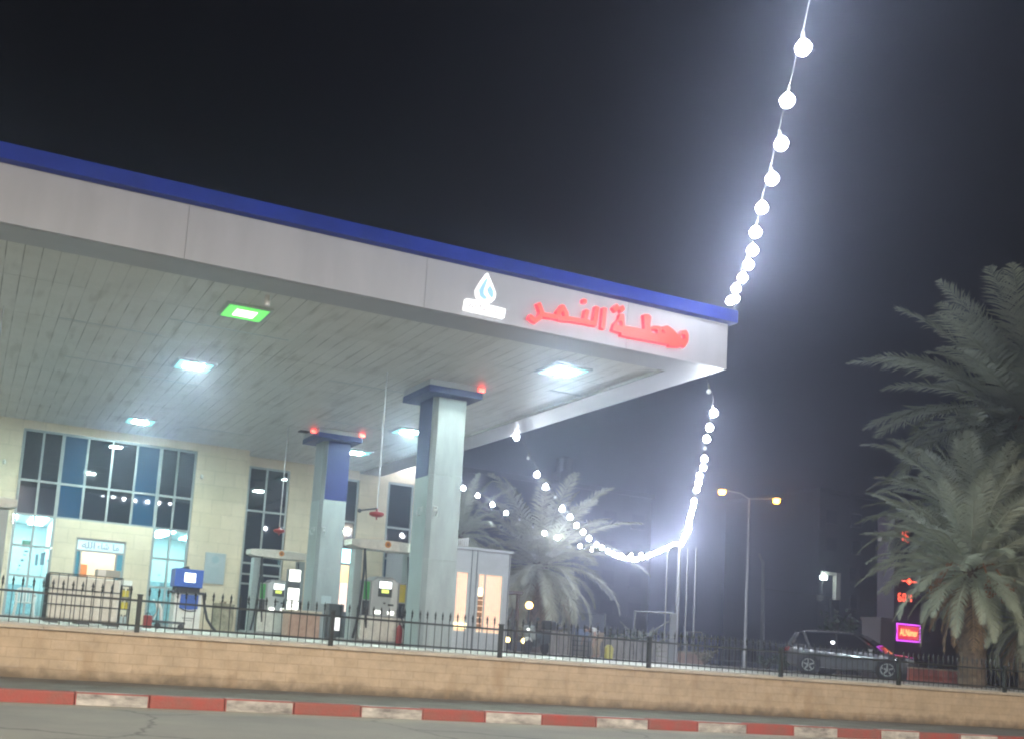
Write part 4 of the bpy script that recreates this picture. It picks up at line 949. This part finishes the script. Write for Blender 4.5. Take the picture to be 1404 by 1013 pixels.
# ------------------------------------------------------------------ flagpoles, frame, lamps
PX = [(37.35,49.75,2.1,7.3,.045,'slim white flagpole standing on the whitewashed block'),(38.02,49.55,G,7.85,.12,'thickest white pole, where the light strings meet'),(38.42,49.3,1.66,7.6,.05,'slim white flagpole on the left of the pink block'),(38.85,49.1,1.66,7.65,.05,'slim white flagpole on the right of the pink block')]
for (x,y,z0,z1,r,lab) in PX:
    t = thing('flagpole', (x,y,z0), lab, 'flagpole', 'white poles in the garden')
    b = MB(); b.tube([(x,y,z0),(x,y,z1)], [r,r*.8], 10); b.build('pole', M['steel'], t, smooth=True)
    b = MB(); b.lathe([(r*1.6,z0),(r*1.6,z0+.06),(r*1.1,z0+.08)], (x,y,0), n=12); b.build('foot_flange', M['grey'], t)
t = thing('white_block', (37.6, 50, G), 'whitewashed masonry block at the foot of the leftmost slim flagpole', 'block')
b = MB(); b.box(36.95,38.3,49.7,50.9,G,1.85); b.build('block_body', M['blockwhite'], t, bevel=.03)
b = MB(); b.box(36.9,38.35,49.65,50.95,1.855,2.1); b.build('block_cap', M['blockwhite'], t, bevel=.03)
bpy.data.objects['white_block'].location
t = thing('pink_block', (38.7, 49.2, G), 'low pink masonry block under two slim flagpoles', 'block')
b = MB(); b.box(38.15,39.5,48.7,49.9,G,1.55); b.build('block_body', M['blockpink'], t, bevel=.02)
b = MB(); b.box(38.1,39.55,48.65,49.95,1.553,1.66); b.build('block_cap', M['cap'], t, bevel=.02)
t = thing('tap_pipe', (37.9, 48.8, G), 'bent white water pipe beside the poles', 'pipe')
b = MB(); b.tube([(38.0,48.6,G),(38.0,48.6,2.75),(38.75,48.3,2.78),(38.85,48.3,2.7),(38.85,48.3,2.35)], .04, 8); b.build('pipe_run', M['steel'], t, smooth=True)
b = MB(); b.lathe([(.05,2.28),(.06,2.31),(.05,2.36)], (38.85,48.3,0), n=8); b.build('spout', M['grey'], t)
t = thing('pipe_frame', (30.7, 42, G), 'grey goal shaped pipe frame with a wide upright behind the railing', 'frame')
b = MB(); b.tube([(29.85,42.1,G),(29.85,42.1,3.3),(31.5,41.4,3.34)], .05, 8); b.build('pipe', M['grey'], t)
b = MB(); b.obox((31.55,41.4,2.17),(.32,.12,2.36),Matrix.Rotation(-.4,3,'Z')); b.build('upright', M['grey'], t)
b = MB(); b.tube([(29.95,42.0,1.9),(31.35,41.45,2.95)], .025, 6); b.build('brace', M['steel'], t)

def street_lamp(x, y, z0, H, arms, label, m, hs=1.0, recessed=False):
    t = thing('street_lamp', (x,y,z0), label, 'street lamp', 'street lamps')
    b = MB(); b.tube([(x,y,z0),(x,y,z0+.9),(x,y,z0+.95),(x,y,z0+H)], [.13,.13,.09,.055], 12); b.build('pole', M['steel'], t, smooth=True)
    b = MB(); b.box(x-.22,x+.22,y-.22,y+.22,z0,z0+.03); b.box(x-.07,x+.07,y-.14,y-.1,z0+.4,z0+.75); b.build('base_plate', M['grey'], t)
    for (dx, dy, dz) in arms:
        p = V((x+dx,y+dy,z0+H+dz)); d_ = V((dx,dy,0)).normalized()
        b = MB(); b.tube([(x,y,z0+H-.05), (x+dx*.4,y+dy*.4,z0+H+dz*.75), p], .035, 8); a = b.build('arm', M['steel'], t)
        ang = atan2(d_.y, d_.x); R_ = Matrix.Rotation(ang,3,'Z')
        b = MB(); c = p+d_*.28*hs
        b.obox(c+V((0,0,.05)), (.75*hs,.3*hs,.1*hs), R_); sub(b, 'lamp_head', M['grey'], a, bevel=.03)
        b = MB()
        if recessed: b.add([c+R_ @ V((sx*.32*hs,sy*.14*hs,.046-.05*hs)) for sx, sy in ((-1,-1),(-1,1),(1,1),(1,-1))], [(0,1,2,3)]); lens = sub(b, 'lens', M[m], a)
        else: b.obox(c-V((0,0,.1)), (.36*hs,.34*hs,.32*hs), R_); sub(b, 'lens', M[m], a, bevel=.14, seg=4)
    return t
street_lamp(41.5, 47.85, G, 9.75, ((-1.25,.45,.35),(.95,-.75,.0)), 'tall grey street lamp with two amber heads beyond the poles', 'sodium', 1.0)
# lamps of the road itself, on the camera's side (seen only as reflections)
for x in (-15, 2.2):
    street_lamp(x, -16.2, .16, 10, ((0,2.2,.3),), 'grey road lamp behind the viewer, outside the photo', 'roadlamp', 1.9, True)
street_lamp(31, -16.2, .16, 10, ((0,2.2,.3),), 'weaker fill lamp added behind the viewer to brighten the right-hand palms', 'roadlampfill', 1.9, True)  # unseen lamp added to brighten the palms on the right
b = MB(); b.box(-150,200,-18,-14,-.05,.16); struct(b, 'pavement', M['pave'])

t = thing('utility_pole', (49.7, 55.6, G), 'faint wooden utility pole carrying a thin wire right of the amber lamp', 'pole')
b = MB(); b.tube([(49.7,55.6,G),(49.55,55.6,8.0),(49.2,55.6,8.6)], [.14,.1,.08], 8); b.build('pole', M['grey'], t)
b = MB(); b.tube([(49.6,55.6,6.3),(54,53.6,5.95),(60,50.6,6.1),(68,46,6.9)], .02, 5); b.build('wire', M['wire'], t)
b = MB(); b.lathe([(.05,5.7),(.2,5.85),(.22,6.1),(.05,6.2)], (53.0,54,0), n=10); b.build('wire_box', M['grey'], t)
t = thing('floodlight_frame', (54, 53.6, G), 'pale bracket frame with a small white floodlight on the dark wall', 'floodlight')
b = MB(); b.box(53.9,54.3,53.5,53.8,5.9,7.7); b.build('upright', M['blockwhite'], t)
b = MB(); b.prism([(52.75,7.5),(53.9,7.5),(53.9,7.7),(52.75,7.74)], 53.55,53.75); b.build('arm', M['blockwhite'], t)
b = MB(); b.tube([(52.85,53.65,7.5),(52.85,53.65,6.2)], .03, 6); b.build('stay', M['grey'], t)
b = MB(); b.obox((52.8,53.5,7.28),(.34,.26,.22)); b.build('lamp_head', M['flood'], t, bevel=.03)
b = MB(); b.box(53.8,54.5,53.81,54.0,G,5.9); b.build('support', M['dgrey'], t)

# ------------------------------------------------------------------ strings of bulbs
def interp(P, s):
    acc = 0
    for a, c in zip(P, P[1:]):
        L = (c-a).length
        if acc+L >= s: return a.lerp(c, (s-acc)/L)
        acc += L
    return P[-1]
bulb_mesh = {}
def get_bulb(r, kind):
    if (r, kind) not in bulb_mesh:
        bm = bmesh.new(); bmesh.ops.create_icosphere(bm, subdivisions=2, radius=r)
        for v in bm.verts:
            v.co.z *= 1.12 if kind != 'offbulb' else 1.3
            if v.co.z > 0: v.co.x *= 1-.35*v.co.z/r; v.co.y *= 1-.35*v.co.z/r
        me = bpy.data.meshes.new('bulb'); bm.to_mesh(me); bm.free(); me.materials.append(M[kind]); me.polygons.foreach_set('use_smooth', [True]*len(me.polygons))
        bulb_mesh[(r, kind)] = me
    return bulb_mesh[(r, kind)]
def string(pts, bulbs, label, off=(), r=.084):
    """pts: cable polyline, bulbs: bulb positions"""
    rng = random.Random(len(bulbs)*7+3)
    t = thing('light_string', pts[0], label, 'string lights', 'strings of white bulbs')
    b = MB(); b.tube(pts, .0065, 5); hang = []
    for p in bulbs:
        q = V(p)+V((rng.gauss(0,.02),rng.gauss(0,.02),-.09-rng.uniform(0,.03))); hang.append(q)
        b.tube([V(p), q+V((0,0,.0))], [.02,.027], 7)
    b.build('cable', M['wire'], t)
    for i, p in enumerate(hang):
        lit = i not in off; kind = rng.choice(('bulb','bulb','bulbdim','bulbhot') if r > .087 else ('bulbdim','bulbdim','bulbweak','bulb')) if lit else 'offbulb'
        if lit and r > .087 and i < 3: kind = 'bulbweak'
        rr = r if lit else .05
        o = bpy.data.objects.new('bulb', get_bulb(rr, kind)); COL.objects.link(o); o.parent = t; o.location = p-V(pts[0])+V((0,0,-rr*.9))
        if not lit: o['label'] = 'unlit bulb'
def up(P, d=.15): return [V(p)+V((0,0,d)) for p in P]
A = [(14.33,17.22,8.8),(13.79,16.5,8.55),(13.22,15.73,8.4),(12.67,14.96,8.27),(12.1,14.19,8.16),(11.54,13.42,8.06),(10.98,12.65,8.01),(10.4,11.89,7.99),(9.85,11.11,8.0),(9.29,10.34,8.06),(8.73,9.56,8.14),(8.19,8.77,8.27)]
A = up(A); dA = V((-.557,-.77,0)); n0 = A[-1]; z = n0.z
more = []
for k in range(1, 24):
    more.append(n0+dA*.95*k+V((0,0,.14*k-.0012*k*k*0+.004*k*k*.4)))
A2 = A+more[:20]; endA = A2[-1]
string([V((14.42,17.24,8.56))]+A2+[endA+dA*.6], A2, 'string of white bulbs running from the canopy corner up over the road', r=.088)
t = thing('string_post', (endA.x+dA.x*.6, endA.y+dA.y*.6, .16), 'steel post across the road holding the bulb string, outside the view', 'post')
b = MB(); b.tube([(t.location.x,t.location.y,.16),(t.location.x,t.location.y,endA.z+.3)], [.09,.06], 10); b.build('pole', M['steel'], t)
b = MB(); b.box(t.location.x-.2,t.location.x+.2,t.location.y-.2,t.location.y+.2,.16,.2); b.build('base_plate', M['grey'], t)
PT = V((38.0,49.45,7.75))
B = [V(p) for p in ((14.2,17.55,7.3),(14.03,17.6,6.95),(14.7,18.17,6.76),(15.43,19.16,6.63),(16.28,20.3,6.56),(17.27,21.63,6.5),(18.94,23.88,6.42),(21.07,26.75,6.36),(24,30.7,6.3),(27,34.7,6.42),(30.6,39.6,6.78),(34.3,44.5,7.25))]+[PT]
B = up(B)
bb = [interp(B, .65+k*1.12) for k in range(36)]
string(B, bb, 'string of white bulbs falling from under the canopy corner to the poles', off=(0,4,10))
C_ = [V(p) for p in ((14.4,26.6,7.35),(15.26,27.25,6.85),(15.95,27.92,6.57),(16.73,28.69,6.36),(17.55,29.49,6.16),(18.21,30.13,5.98),(19.04,30.94,5.82),(19.84,31.73,5.66),(20.67,32.54,5.55),(21.38,33.24,5.44),(22.31,34.14,5.34),(24.3,36.09,5.3),(25.84,37.6,5.36),(28.02,39.73,5.53),(30.01,41.68,5.95),(31.76,43.39,6.38),(34.16,45.74,7.0),(36.49,48.02,7.6))]+[PT]
C_ = up(C_); cb = [interp(C_, .12+k*1.1) for k in range(30)]
string(C_, cb, 'sagging string of white bulbs from the canopy side past the pale palm', off=(1,4))
D_ = [V(p) for p in ((14.45,36,8.2),(16.6,37.15,7.85),(18.5,38.25,7.5),(19.53,38.83,7.34),(20.44,39.36,7.15),(21.44,39.94,6.95),(22.42,40.5,6.78),(23.44,41.08,6.61),(24.37,41.62,6.51),(25.4,42.21,6.43),(26.53,42.86,6.33),(28.51,44,6.27),(31.22,45.56,6.3),(34.5,47.4,6.8))]+[PT]
D_ = up(D_); db = [interp(D_, 1.1+k*1.16) for k in range(22)]
string(D_, db, 'string of white bulbs passing above the cabin roof beside the tall column', off=(7,8,11,14))

# ------------------------------------------------------------------ SUV
t = thing('parked_car', (33.5, 32.2, G), 'dark metallic SUV parked by the railing, bulbs mirrored in its paint', 'car', rotz=radians(-64)); t['_loc'] = 1; t.scale = (1.07,1,1)
ST = [(-2.36,.62,.5,.8,.9),(-2.3,.82,.42,.8,1.0),(-2.1,.9,.3,.78,1.07),(-1.6,.93,.24,.76,1.07),(-.8,.94,.22,.74,1.05),(0,.945,.22,.73,1.03),(.8,.94,.22,.73,1.01),(1.2,.935,.22,.73,1.0),(1.7,.92,.24,.72,.95),(2.05,.88,.28,.68,.88),(2.25,.8,.32,.62,.8),(2.36,.6,.42,.58,.7)]
rings = []
for (x,w,zb,zm,zt) in ST:
    rings.append([(x,0,zb),(x,-w*.86,zb),(x,-w*.98,zb+.1),(x,-w,zm-.1),(x,-w*1.0,zm+.04),(x,-w*.95,zt-.03),(x,-w*.82,zt),(x,0,zt+.03),(x,w*.82,zt),(x,w*.95,zt-.03),(x,w,zm+.04),(x,w,zm-.1),(x,w*.98,zb+.1),(x,w*.86,zb)])
b = MB(); n = 14; vs = [p for r_ in rings for p in r_]; fs = []
for i in range(len(rings)-1):
    for k in range(n): fs.append((i*n+k,i*n+(k+1) % n,(i+1)*n+(k+1) % n,(i+1)*n+k))
fs += [tuple(range(n)), tuple((len(rings)-1)*n+k for k in range(n-1,-1,-1))]
b.add(vs, fs); body = b.build('body', M['paint'], t, smooth=True)
lo = [(1.22,.6),(.95,.84),(-.4,.87),(-1.9,.85),(-2.28,.66)]; md = [(.78,.56),(.58,.76),(-.4,.78),(-1.85,.76),(-2.17,.6)]; hi = [(.32,.5),(.16,.63),(-.5,.65),(-1.78,.62),(-2.0,.5)]
def full(P, z): return [(x,-w,z) for x,w in P]+[(x,w,z) for x,w in reversed(P)]
b = MB(); r0, r1, r2 = full(lo,1.0), full(md,1.36), full(hi,1.66); m_ = len(r0)
b.add(r0+r1+r2, [(j*m_+i,j*m_+(i+1) % m_,(j+1)*m_+(i+1) % m_,(j+1)*m_+i) for j in (0,1) for i in range(m_)]+[tuple(2*m_+i for i in range(m_))])
b.build('glasshouse', M['carglass'], t)
b = MB(); h2 = full([(.34,.48),(.17,.64),(-.5,.66),(-1.8,.64),(-2.06,.5)],1.655); h3 = full([(.1,.36),(0,.48),(-.5,.5),(-1.7,.48),(-1.85,.36)],1.715)
b.add(h2+h3, [(i,(i+1) % m_,m_+(i+1) % m_,m_+i) for i in range(m_)]+[tuple(m_+i for i in range(m_)), tuple(range(m_-1,-1,-1))]); b.build('roof_panel', M['paint'], t, smooth=True)
for s in (-1,1):
    b = MB(); b.tube([(1.08,s*.84,.99),(.62,s*.77,1.37),(.2,s*.65,1.67)], .04, 6); b.build('pillar', M['paint'], t)
    b = MB(); b.tube([(-.42,s*.88,1.0),(-.42,s*.79,1.36),(-.5,s*.665,1.66)], .035, 6); b.build('pillar', M['black'], t)
    b = MB(); b.tube([(-1.35,s*.87,1.03),(-1.55,s*.79,1.36),(-1.7,s*.65,1.66)], .07, 6); b.tube([(-2.25,s*.68,1.0),(-2.15,s*.64,1.36),(-1.98,s*.54,1.66)], .08, 6); b.tube([(-1.5,s*.83,1.1),(-2.2,s*.7,1.1)], .1, 6); b.build('pillar', M['paint'], t)
    b = MB(); b.tube([(.15,s*.6,1.69),(-.05,s*.585,1.75),(-1.6,s*.57,1.76),(-1.85,s*.56,1.69)], .026, 8); b.build('roof_rail', M['chrome'], t, smooth=True)
    b = MB(); b.tube([(1.0,s*.9,1.015),(-.4,s*.925,1.04),(-1.9,s*.9,1.07)], .014, 6); b.build('window_trim', M['chrome'], t)
    b = MB(); b.tube([(-1.0,s*.96,.3),(1.0,s*.96,.29)], .022, 6); b.build('sill_trim', M['chrome'], t)
    b = MB(); b.obox((.86,s*1.04,1.08),(.16,.22,.15)); mi = b.build('mirror', M['chrome'], t, bevel=.04)
    for x in (.15,-.85):
        b = MB(); b.box(x-.11,x+.11,s*.965-.012,s*.965+.012,.86,.885); b.build('door_handle', M['chrome'], t)
    for x in (.52,-.42,-1.2):
        b = MB(); b.tube([(x,s*.948,.36),(x,s*.955,.7),(x-.01,s*.915,1.0)], .006, 4); b.build('door_seam', M['black'], t)
    for x in (1.42,-1.4):
        b = MB(); b.lathe([(.43,s*.90-.05*s),(.44,s*.955),(.36,s*.965),(.35,s*.9-.05*s)], (x,0,.38), n=26, axis='y'); b.build('wheel_arch', M['black'], t)
        b = MB(); b.lathe([(.2,s*.72),(.34,s*.72),(.37,s*.76),(.37,s*.93),(.345,s*.972),(.24,s*.972)], (x,0,.37), n=28, axis='y'); w_ = b.build('wheel', M['tyre'], t, smooth=True)
        b = MB(); b.lathe([(.245,s*.94),(.25,s*.977),(.215,s*.975),(.21,s*.945)], (x,0,.37), n=24, axis='y')
        for k in range(5):
            a = k*2*pi/5+.3; b.tube([(x+.05*cos(a),s*.965,.37+.05*sin(a)),(x+.22*cos(a),s*.97,.37+.22*sin(a))], [.04,.028], 6)
        b.lathe([(.06,s*.95),(.055,s*.985),(.01,s*.988)], (x,0,.37), n=12, axis='y'); sub(b, 'rim', M['alu'], w_)
    b = MB(); b.prism([(1.95,.72),(2.3,.68),(2.27,.8),(2.0,.86)], min(s*.58,s*.86), max(s*.58,s*.86)); b.build('headlight', mat('headlight lens', (.5,.52,.55), .1), t, bevel=.02)
    b = MB(); b.prism([(-2.37,.88),(-2.2,.9),(-2.18,1.06),(-2.33,1.05)], min(s*.5,s*.86), max(s*.5,s*.86)); b.build('tail_light', M['red'], t, bevel=.02)
b = MB(); b.box(2.3,2.385,-.45,.45,.5,.68); b.build('grille', M['black'], t, bevel=.02)
b = MB(); b.box(2.36,2.4,-.26,.26,.38,.48); b.build('number_plate', M['white'], t)

# ------------------------------------------------------------------ price tower
t = thing('price_tower', (37.2, 33.6, G), 'mauve price tower with red digits and a purple ringed red nameplate', 'sign')
b = MB(); b.box(35.95,36.75,33.2,34.2,G,3.45); b.box(35.9,36.8,33.15,34.25,3.45,3.56); b.build('pillar', M['pinktot'], t)
b = MB(); b.box(36.8,38.35,33.3,34.2,G,8.1); b.build('sign_case', M['purple'], t)
b = MB(); b.box(36.1,36.795,33.35,33.55,6.85,7.0); b.build('side_lamp_arm', M['blockwhite'], t)
for (z0,z1) in ((6.7,7.6),(4.9,5.55),(4.2,4.8)):
    b = MB(); b.box(36.9,38.25,33.27,33.297,z0,z1); b.build('price_panel', M['purple'], t)
SEG = {'0':'abcdef','1':'bc','2':'abged','6':'afgedc','4':'fgbc','7':'abc','E':'afged','.':'.','-':'g'}
def led(mb, txt, x, z, h):
    w = h*.5; s_ = h*.11
    for ch in txt:
        if ch == '.': mb.box(x,x+s_,33.25,33.266,z,z+s_); x += s_*2.2; continue
        S = {'a':(x+s_,x+w-s_,z+h-s_,z+h),'d':(x+s_,x+w-s_,z,z+s_),'g':(x+s_,x+w-s_,z+h/2-s_/2,z+h/2+s_/2),'f':(x,x+s_,z+h/2+s_/2,z+h-s_),'b':(x+w-s_,x+w,z+h/2+s_/2,z+h-s_),'e':(x,x+s_,z+s_,z+h/2-s_/2),'c':(x+w-s_,x+w,z+s_,z+h/2-s_/2)}
        for q in SEG[ch]: a = S[q]; mb.box(a[0],a[1],33.25,33.266,a[2],a[3])
        x += w*1.4
b = MB(); led(b, '7E', 37.0, 6.9, .5); b.build('price_digits', M['led'], t)
b = MB(); b.obox((37.62,33.255,5.22),(.2,.02,.2),Matrix.Rotation(.785,3,'Y')); b.box(37.2,38.1,33.25,33.266,5.2,5.24); b.build('red_indicator', M['led'], t)
b = MB(); led(b, '60.4', 37.0, 4.32, .36); b.build('price_digits', M['led'], t)
b = MB(); b.box(36.98,38.2,33.24,33.296,2.72,3.3); pn = b.build('nameplate', M['ledred'], t)
b = MB(); text_mesh(b, 'ALNimer', 37.6, 3.02, 1.02, .3, 33.232); sub(b, 'nameplate_lettering', M['ledlow'], pn)
b = MB(); b.tube([(36.92,33.24,2.66),(38.26,33.24,2.66),(38.26,33.24,3.36),(36.92,33.24,3.36),(36.92,33.24,2.66)], .035, 6); sub(b, 'neon_ring', M['ledpurple'], pn)
for i, (x, y, lab) in enumerate(((32.55,28.25,'red road barrier nearer the car at the foot of the palms'),(33.3,27.85,'red road barrier nearer the small palm trunk'))):
    t = thing('road_barrier', (x,y,G), lab, 'barrier', 'red barriers by the palms', rotz=radians(-38)); t['_loc'] = 1
    b = MB(); pr = [(-.25,0),(.25,0),(.22,.12),(.1,.25),(.07,.48),(-.07,.48),(-.1,.25),(-.22,.12)]
    n = len(pr); b.add([(-.42,p,z) for p,z in pr]+[(.42,p,z) for p,z in pr],[tuple(range(n)),tuple(range(2*n-1,n-1,-1))]+[(k,n+k,n+(k+1) % n,(k+1) % n) for k in range(n)]); b.build('barrier_body', mat('faded red plastic', (.4,.1,.07), .6, var=.3, vscale=5) if i == 0 else bpy.data.materials['faded red plastic'], t, bevel=.015)
    b = MB(); b.box(-.42,.42,-.06,.06,.484,.53); b.build('barrier_cap', M['cap'], t)
plant(46.8, 46.2, G, 3.6, 1.3, 900, 'round dim bush behind the SUV roof', 'leaf', 'bush', 'bush', wide=.07)
for i, (x, y, h) in enumerate(((33.5,46,.9),(36,44.5,.8),(41,45.5,.7),(44,47.5,.9))):
    plant(x, y, G, h, 1.0, 300, ('low dry bush left of the white block','low dry bush in front of the white block','low dry bush at the foot of the amber street lamp','low dry bush right of the amber street lamp')[i], 'paleleaf' if i < 2 else 'leaf', 'bush', 'bush', 'low bushes beyond the railing', wide=.05)
# garden boundary railing far behind
t = thing('garden_railing', (48, 58, G), 'faint tall railing along the far side of the garden', 'railing')
b = MB()
for k in range(90): x = 39+k*.28; b.box(x,x+.05,58,58.05,G,3.0)
b.box(39,64.2,58.06,58.1,2.7,2.78); b.box(39,64.2,58.06,58.1,1.3,1.38); b.build('bars', M['grey'], t)

# ------------------------------------------------------------------ dark buildings far behind
def block(x0, x1, y, h, label, nx, nz, lit=(), tank=None):
    t = thing('apartment_building', ((x0+x1)/2, y, 0), label, 'building', 'dark buildings behind the station')
    b = MB(); b.box(x0,x1,y,y+16,-.5,h); b.box(x0-.2,x1+.2,y-.2,y+16.2,h,h+.5); b.build('wall', M['bldgdark'], t)
    for i in range(nx):
        for j in range(nz):
            x = x0+(i+.5)*(x1-x0)/nx; z = 2.2+j*(h-2.5)/nz
            b = MB(); b.box(x-.75,x+.75,y-.06,y-.005,z,z+1.5); f = b.build('window', M['bldgwin'] if (i,j) not in lit else M['winlit'], t)
            b = MB(); b.box(x-.9,x+.9,y-.2,y-.005,z-.14,z-.005); sub(b, 'sill', M['bldgdark'], f)
    if tank:
        b = MB(); b.box(tank-1,tank+1,y+3,y+5,h+.5,h+2.2); b.lathe([(.9,h+2.2),(.9,h+3.8),(.2,h+4.1)], (tank,y+4,0), n=14); b.build('roof_tank', M['bldgdark'], t)
block(44, 69, 95, 18.5, 'dark flat roofed apartment building behind the pale palm', 7, 5, tank=60)
block(90, 116, 92, 21.5, 'dark apartment building behind the SUV and the floodlight', 7, 6, {(3,3)})
block(72, 86, 120, 14, 'low dark building between the two apartment buildings', 4, 4)

# ------------------------------------------------------------------ air, sky, camera
bloom_haze = MB(); bloom_haze.box(-640, 660, -160, 940, -2, 27)  # scattering air added to give the lit bulbs their lens bloom
hz = bloom_haze.build('bloom_haze', []); tag(hz, kind='stuff')
m = bpy.data.materials.new('night haze'); m.use_nodes = True; nt = m.node_tree; nt.nodes.remove(nt.nodes['Principled BSDF'])
pv = nt.nodes.new('ShaderNodeVolumePrincipled'); pv.inputs['Color'].default_value = (.69,.74,1,1); pv.inputs['Density'].default_value = .005; pv.inputs['Anisotropy'].default_value = .89
nt.links.new(pv.outputs[0], nt.nodes['Material Output'].inputs['Volume']); hz.data.materials.append(m)

w = bpy.data.worlds.new('World'); sc.world = w; w.use_nodes = True; nt = w.node_tree; bg = nt.nodes['Background']
sky = nt.nodes.new('ShaderNodeTexSky'); sky.sky_type = 'NISHITA'; sky.sun_disc = False; sky.sun_elevation = radians(-4); sky.sun_rotation = radians(200)
nt.links.new(sky.outputs[0], bg.inputs['Color']); bg.inputs['Strength'].default_value = .1
sl = bpy.data.lights.new('moon', 'SUN'); sl.energy = .012; sl.angle = radians(.5); sl.color = (.8,.88,1); so = bpy.data.objects.new('moon', sl); COL.objects.link(so); so.rotation_euler = (radians(50), 0, radians(-25))

yaw, pitch, roll, f, ppx, ppy = .382277857, .130920320, .0734775997, 1429.87922, 538.425807, 686.345766
fwd = V((sin(yaw)*cos(pitch), cos(yaw)*cos(pitch), sin(pitch))); right = V((cos(yaw), -sin(yaw), 0)); upv = right.cross(fwd)
r2 = right*cos(roll)+upv*sin(roll); u2 = -right*sin(roll)+upv*cos(roll)
cam = bpy.data.cameras.new('camera'); co = bpy.data.objects.new('camera', cam); COL.objects.link(co)
mw = Matrix.Identity(4)
for i in range(3): mw[i][0] = r2[i]; mw[i][1] = u2[i]; mw[i][2] = -fwd[i]
mw[2][3] = 1.15; co.matrix_world = mw
cam.sensor_fit = 'HORIZONTAL'; cam.sensor_width = 36; cam.lens = 36*f/1404
cam.shift_x = (702-ppx)/1404; cam.shift_y = (ppy-506.5)/1404; cam.clip_end = 2000
sc.camera = co

sc.view_settings.view_transform = 'Standard'; sc.view_settings.look = 'None'; sc.view_settings.exposure = 0; sc.view_settings.gamma = 1
cy = sc.cycles
cy.use_denoising = True; cy.denoiser = 'OPENIMAGEDENOISE'
cy.max_bounces = 6; cy.diffuse_bounces = 3; cy.glossy_bounces = 3; cy.transmission_bounces = 3; cy.transparent_max_bounces = 12; cy.volume_bounces = 1
cy.sample_clamp_indirect = 4; cy.sample_clamp_direct = 0; cy.use_light_tree = True; cy.caustics_reflective = False; cy.caustics_refractive = False
sc.render.filter_size = 1.9; cy.pixel_filter_type = 'BLACKMAN_HARRIS'; cy.filter_width = 2.1
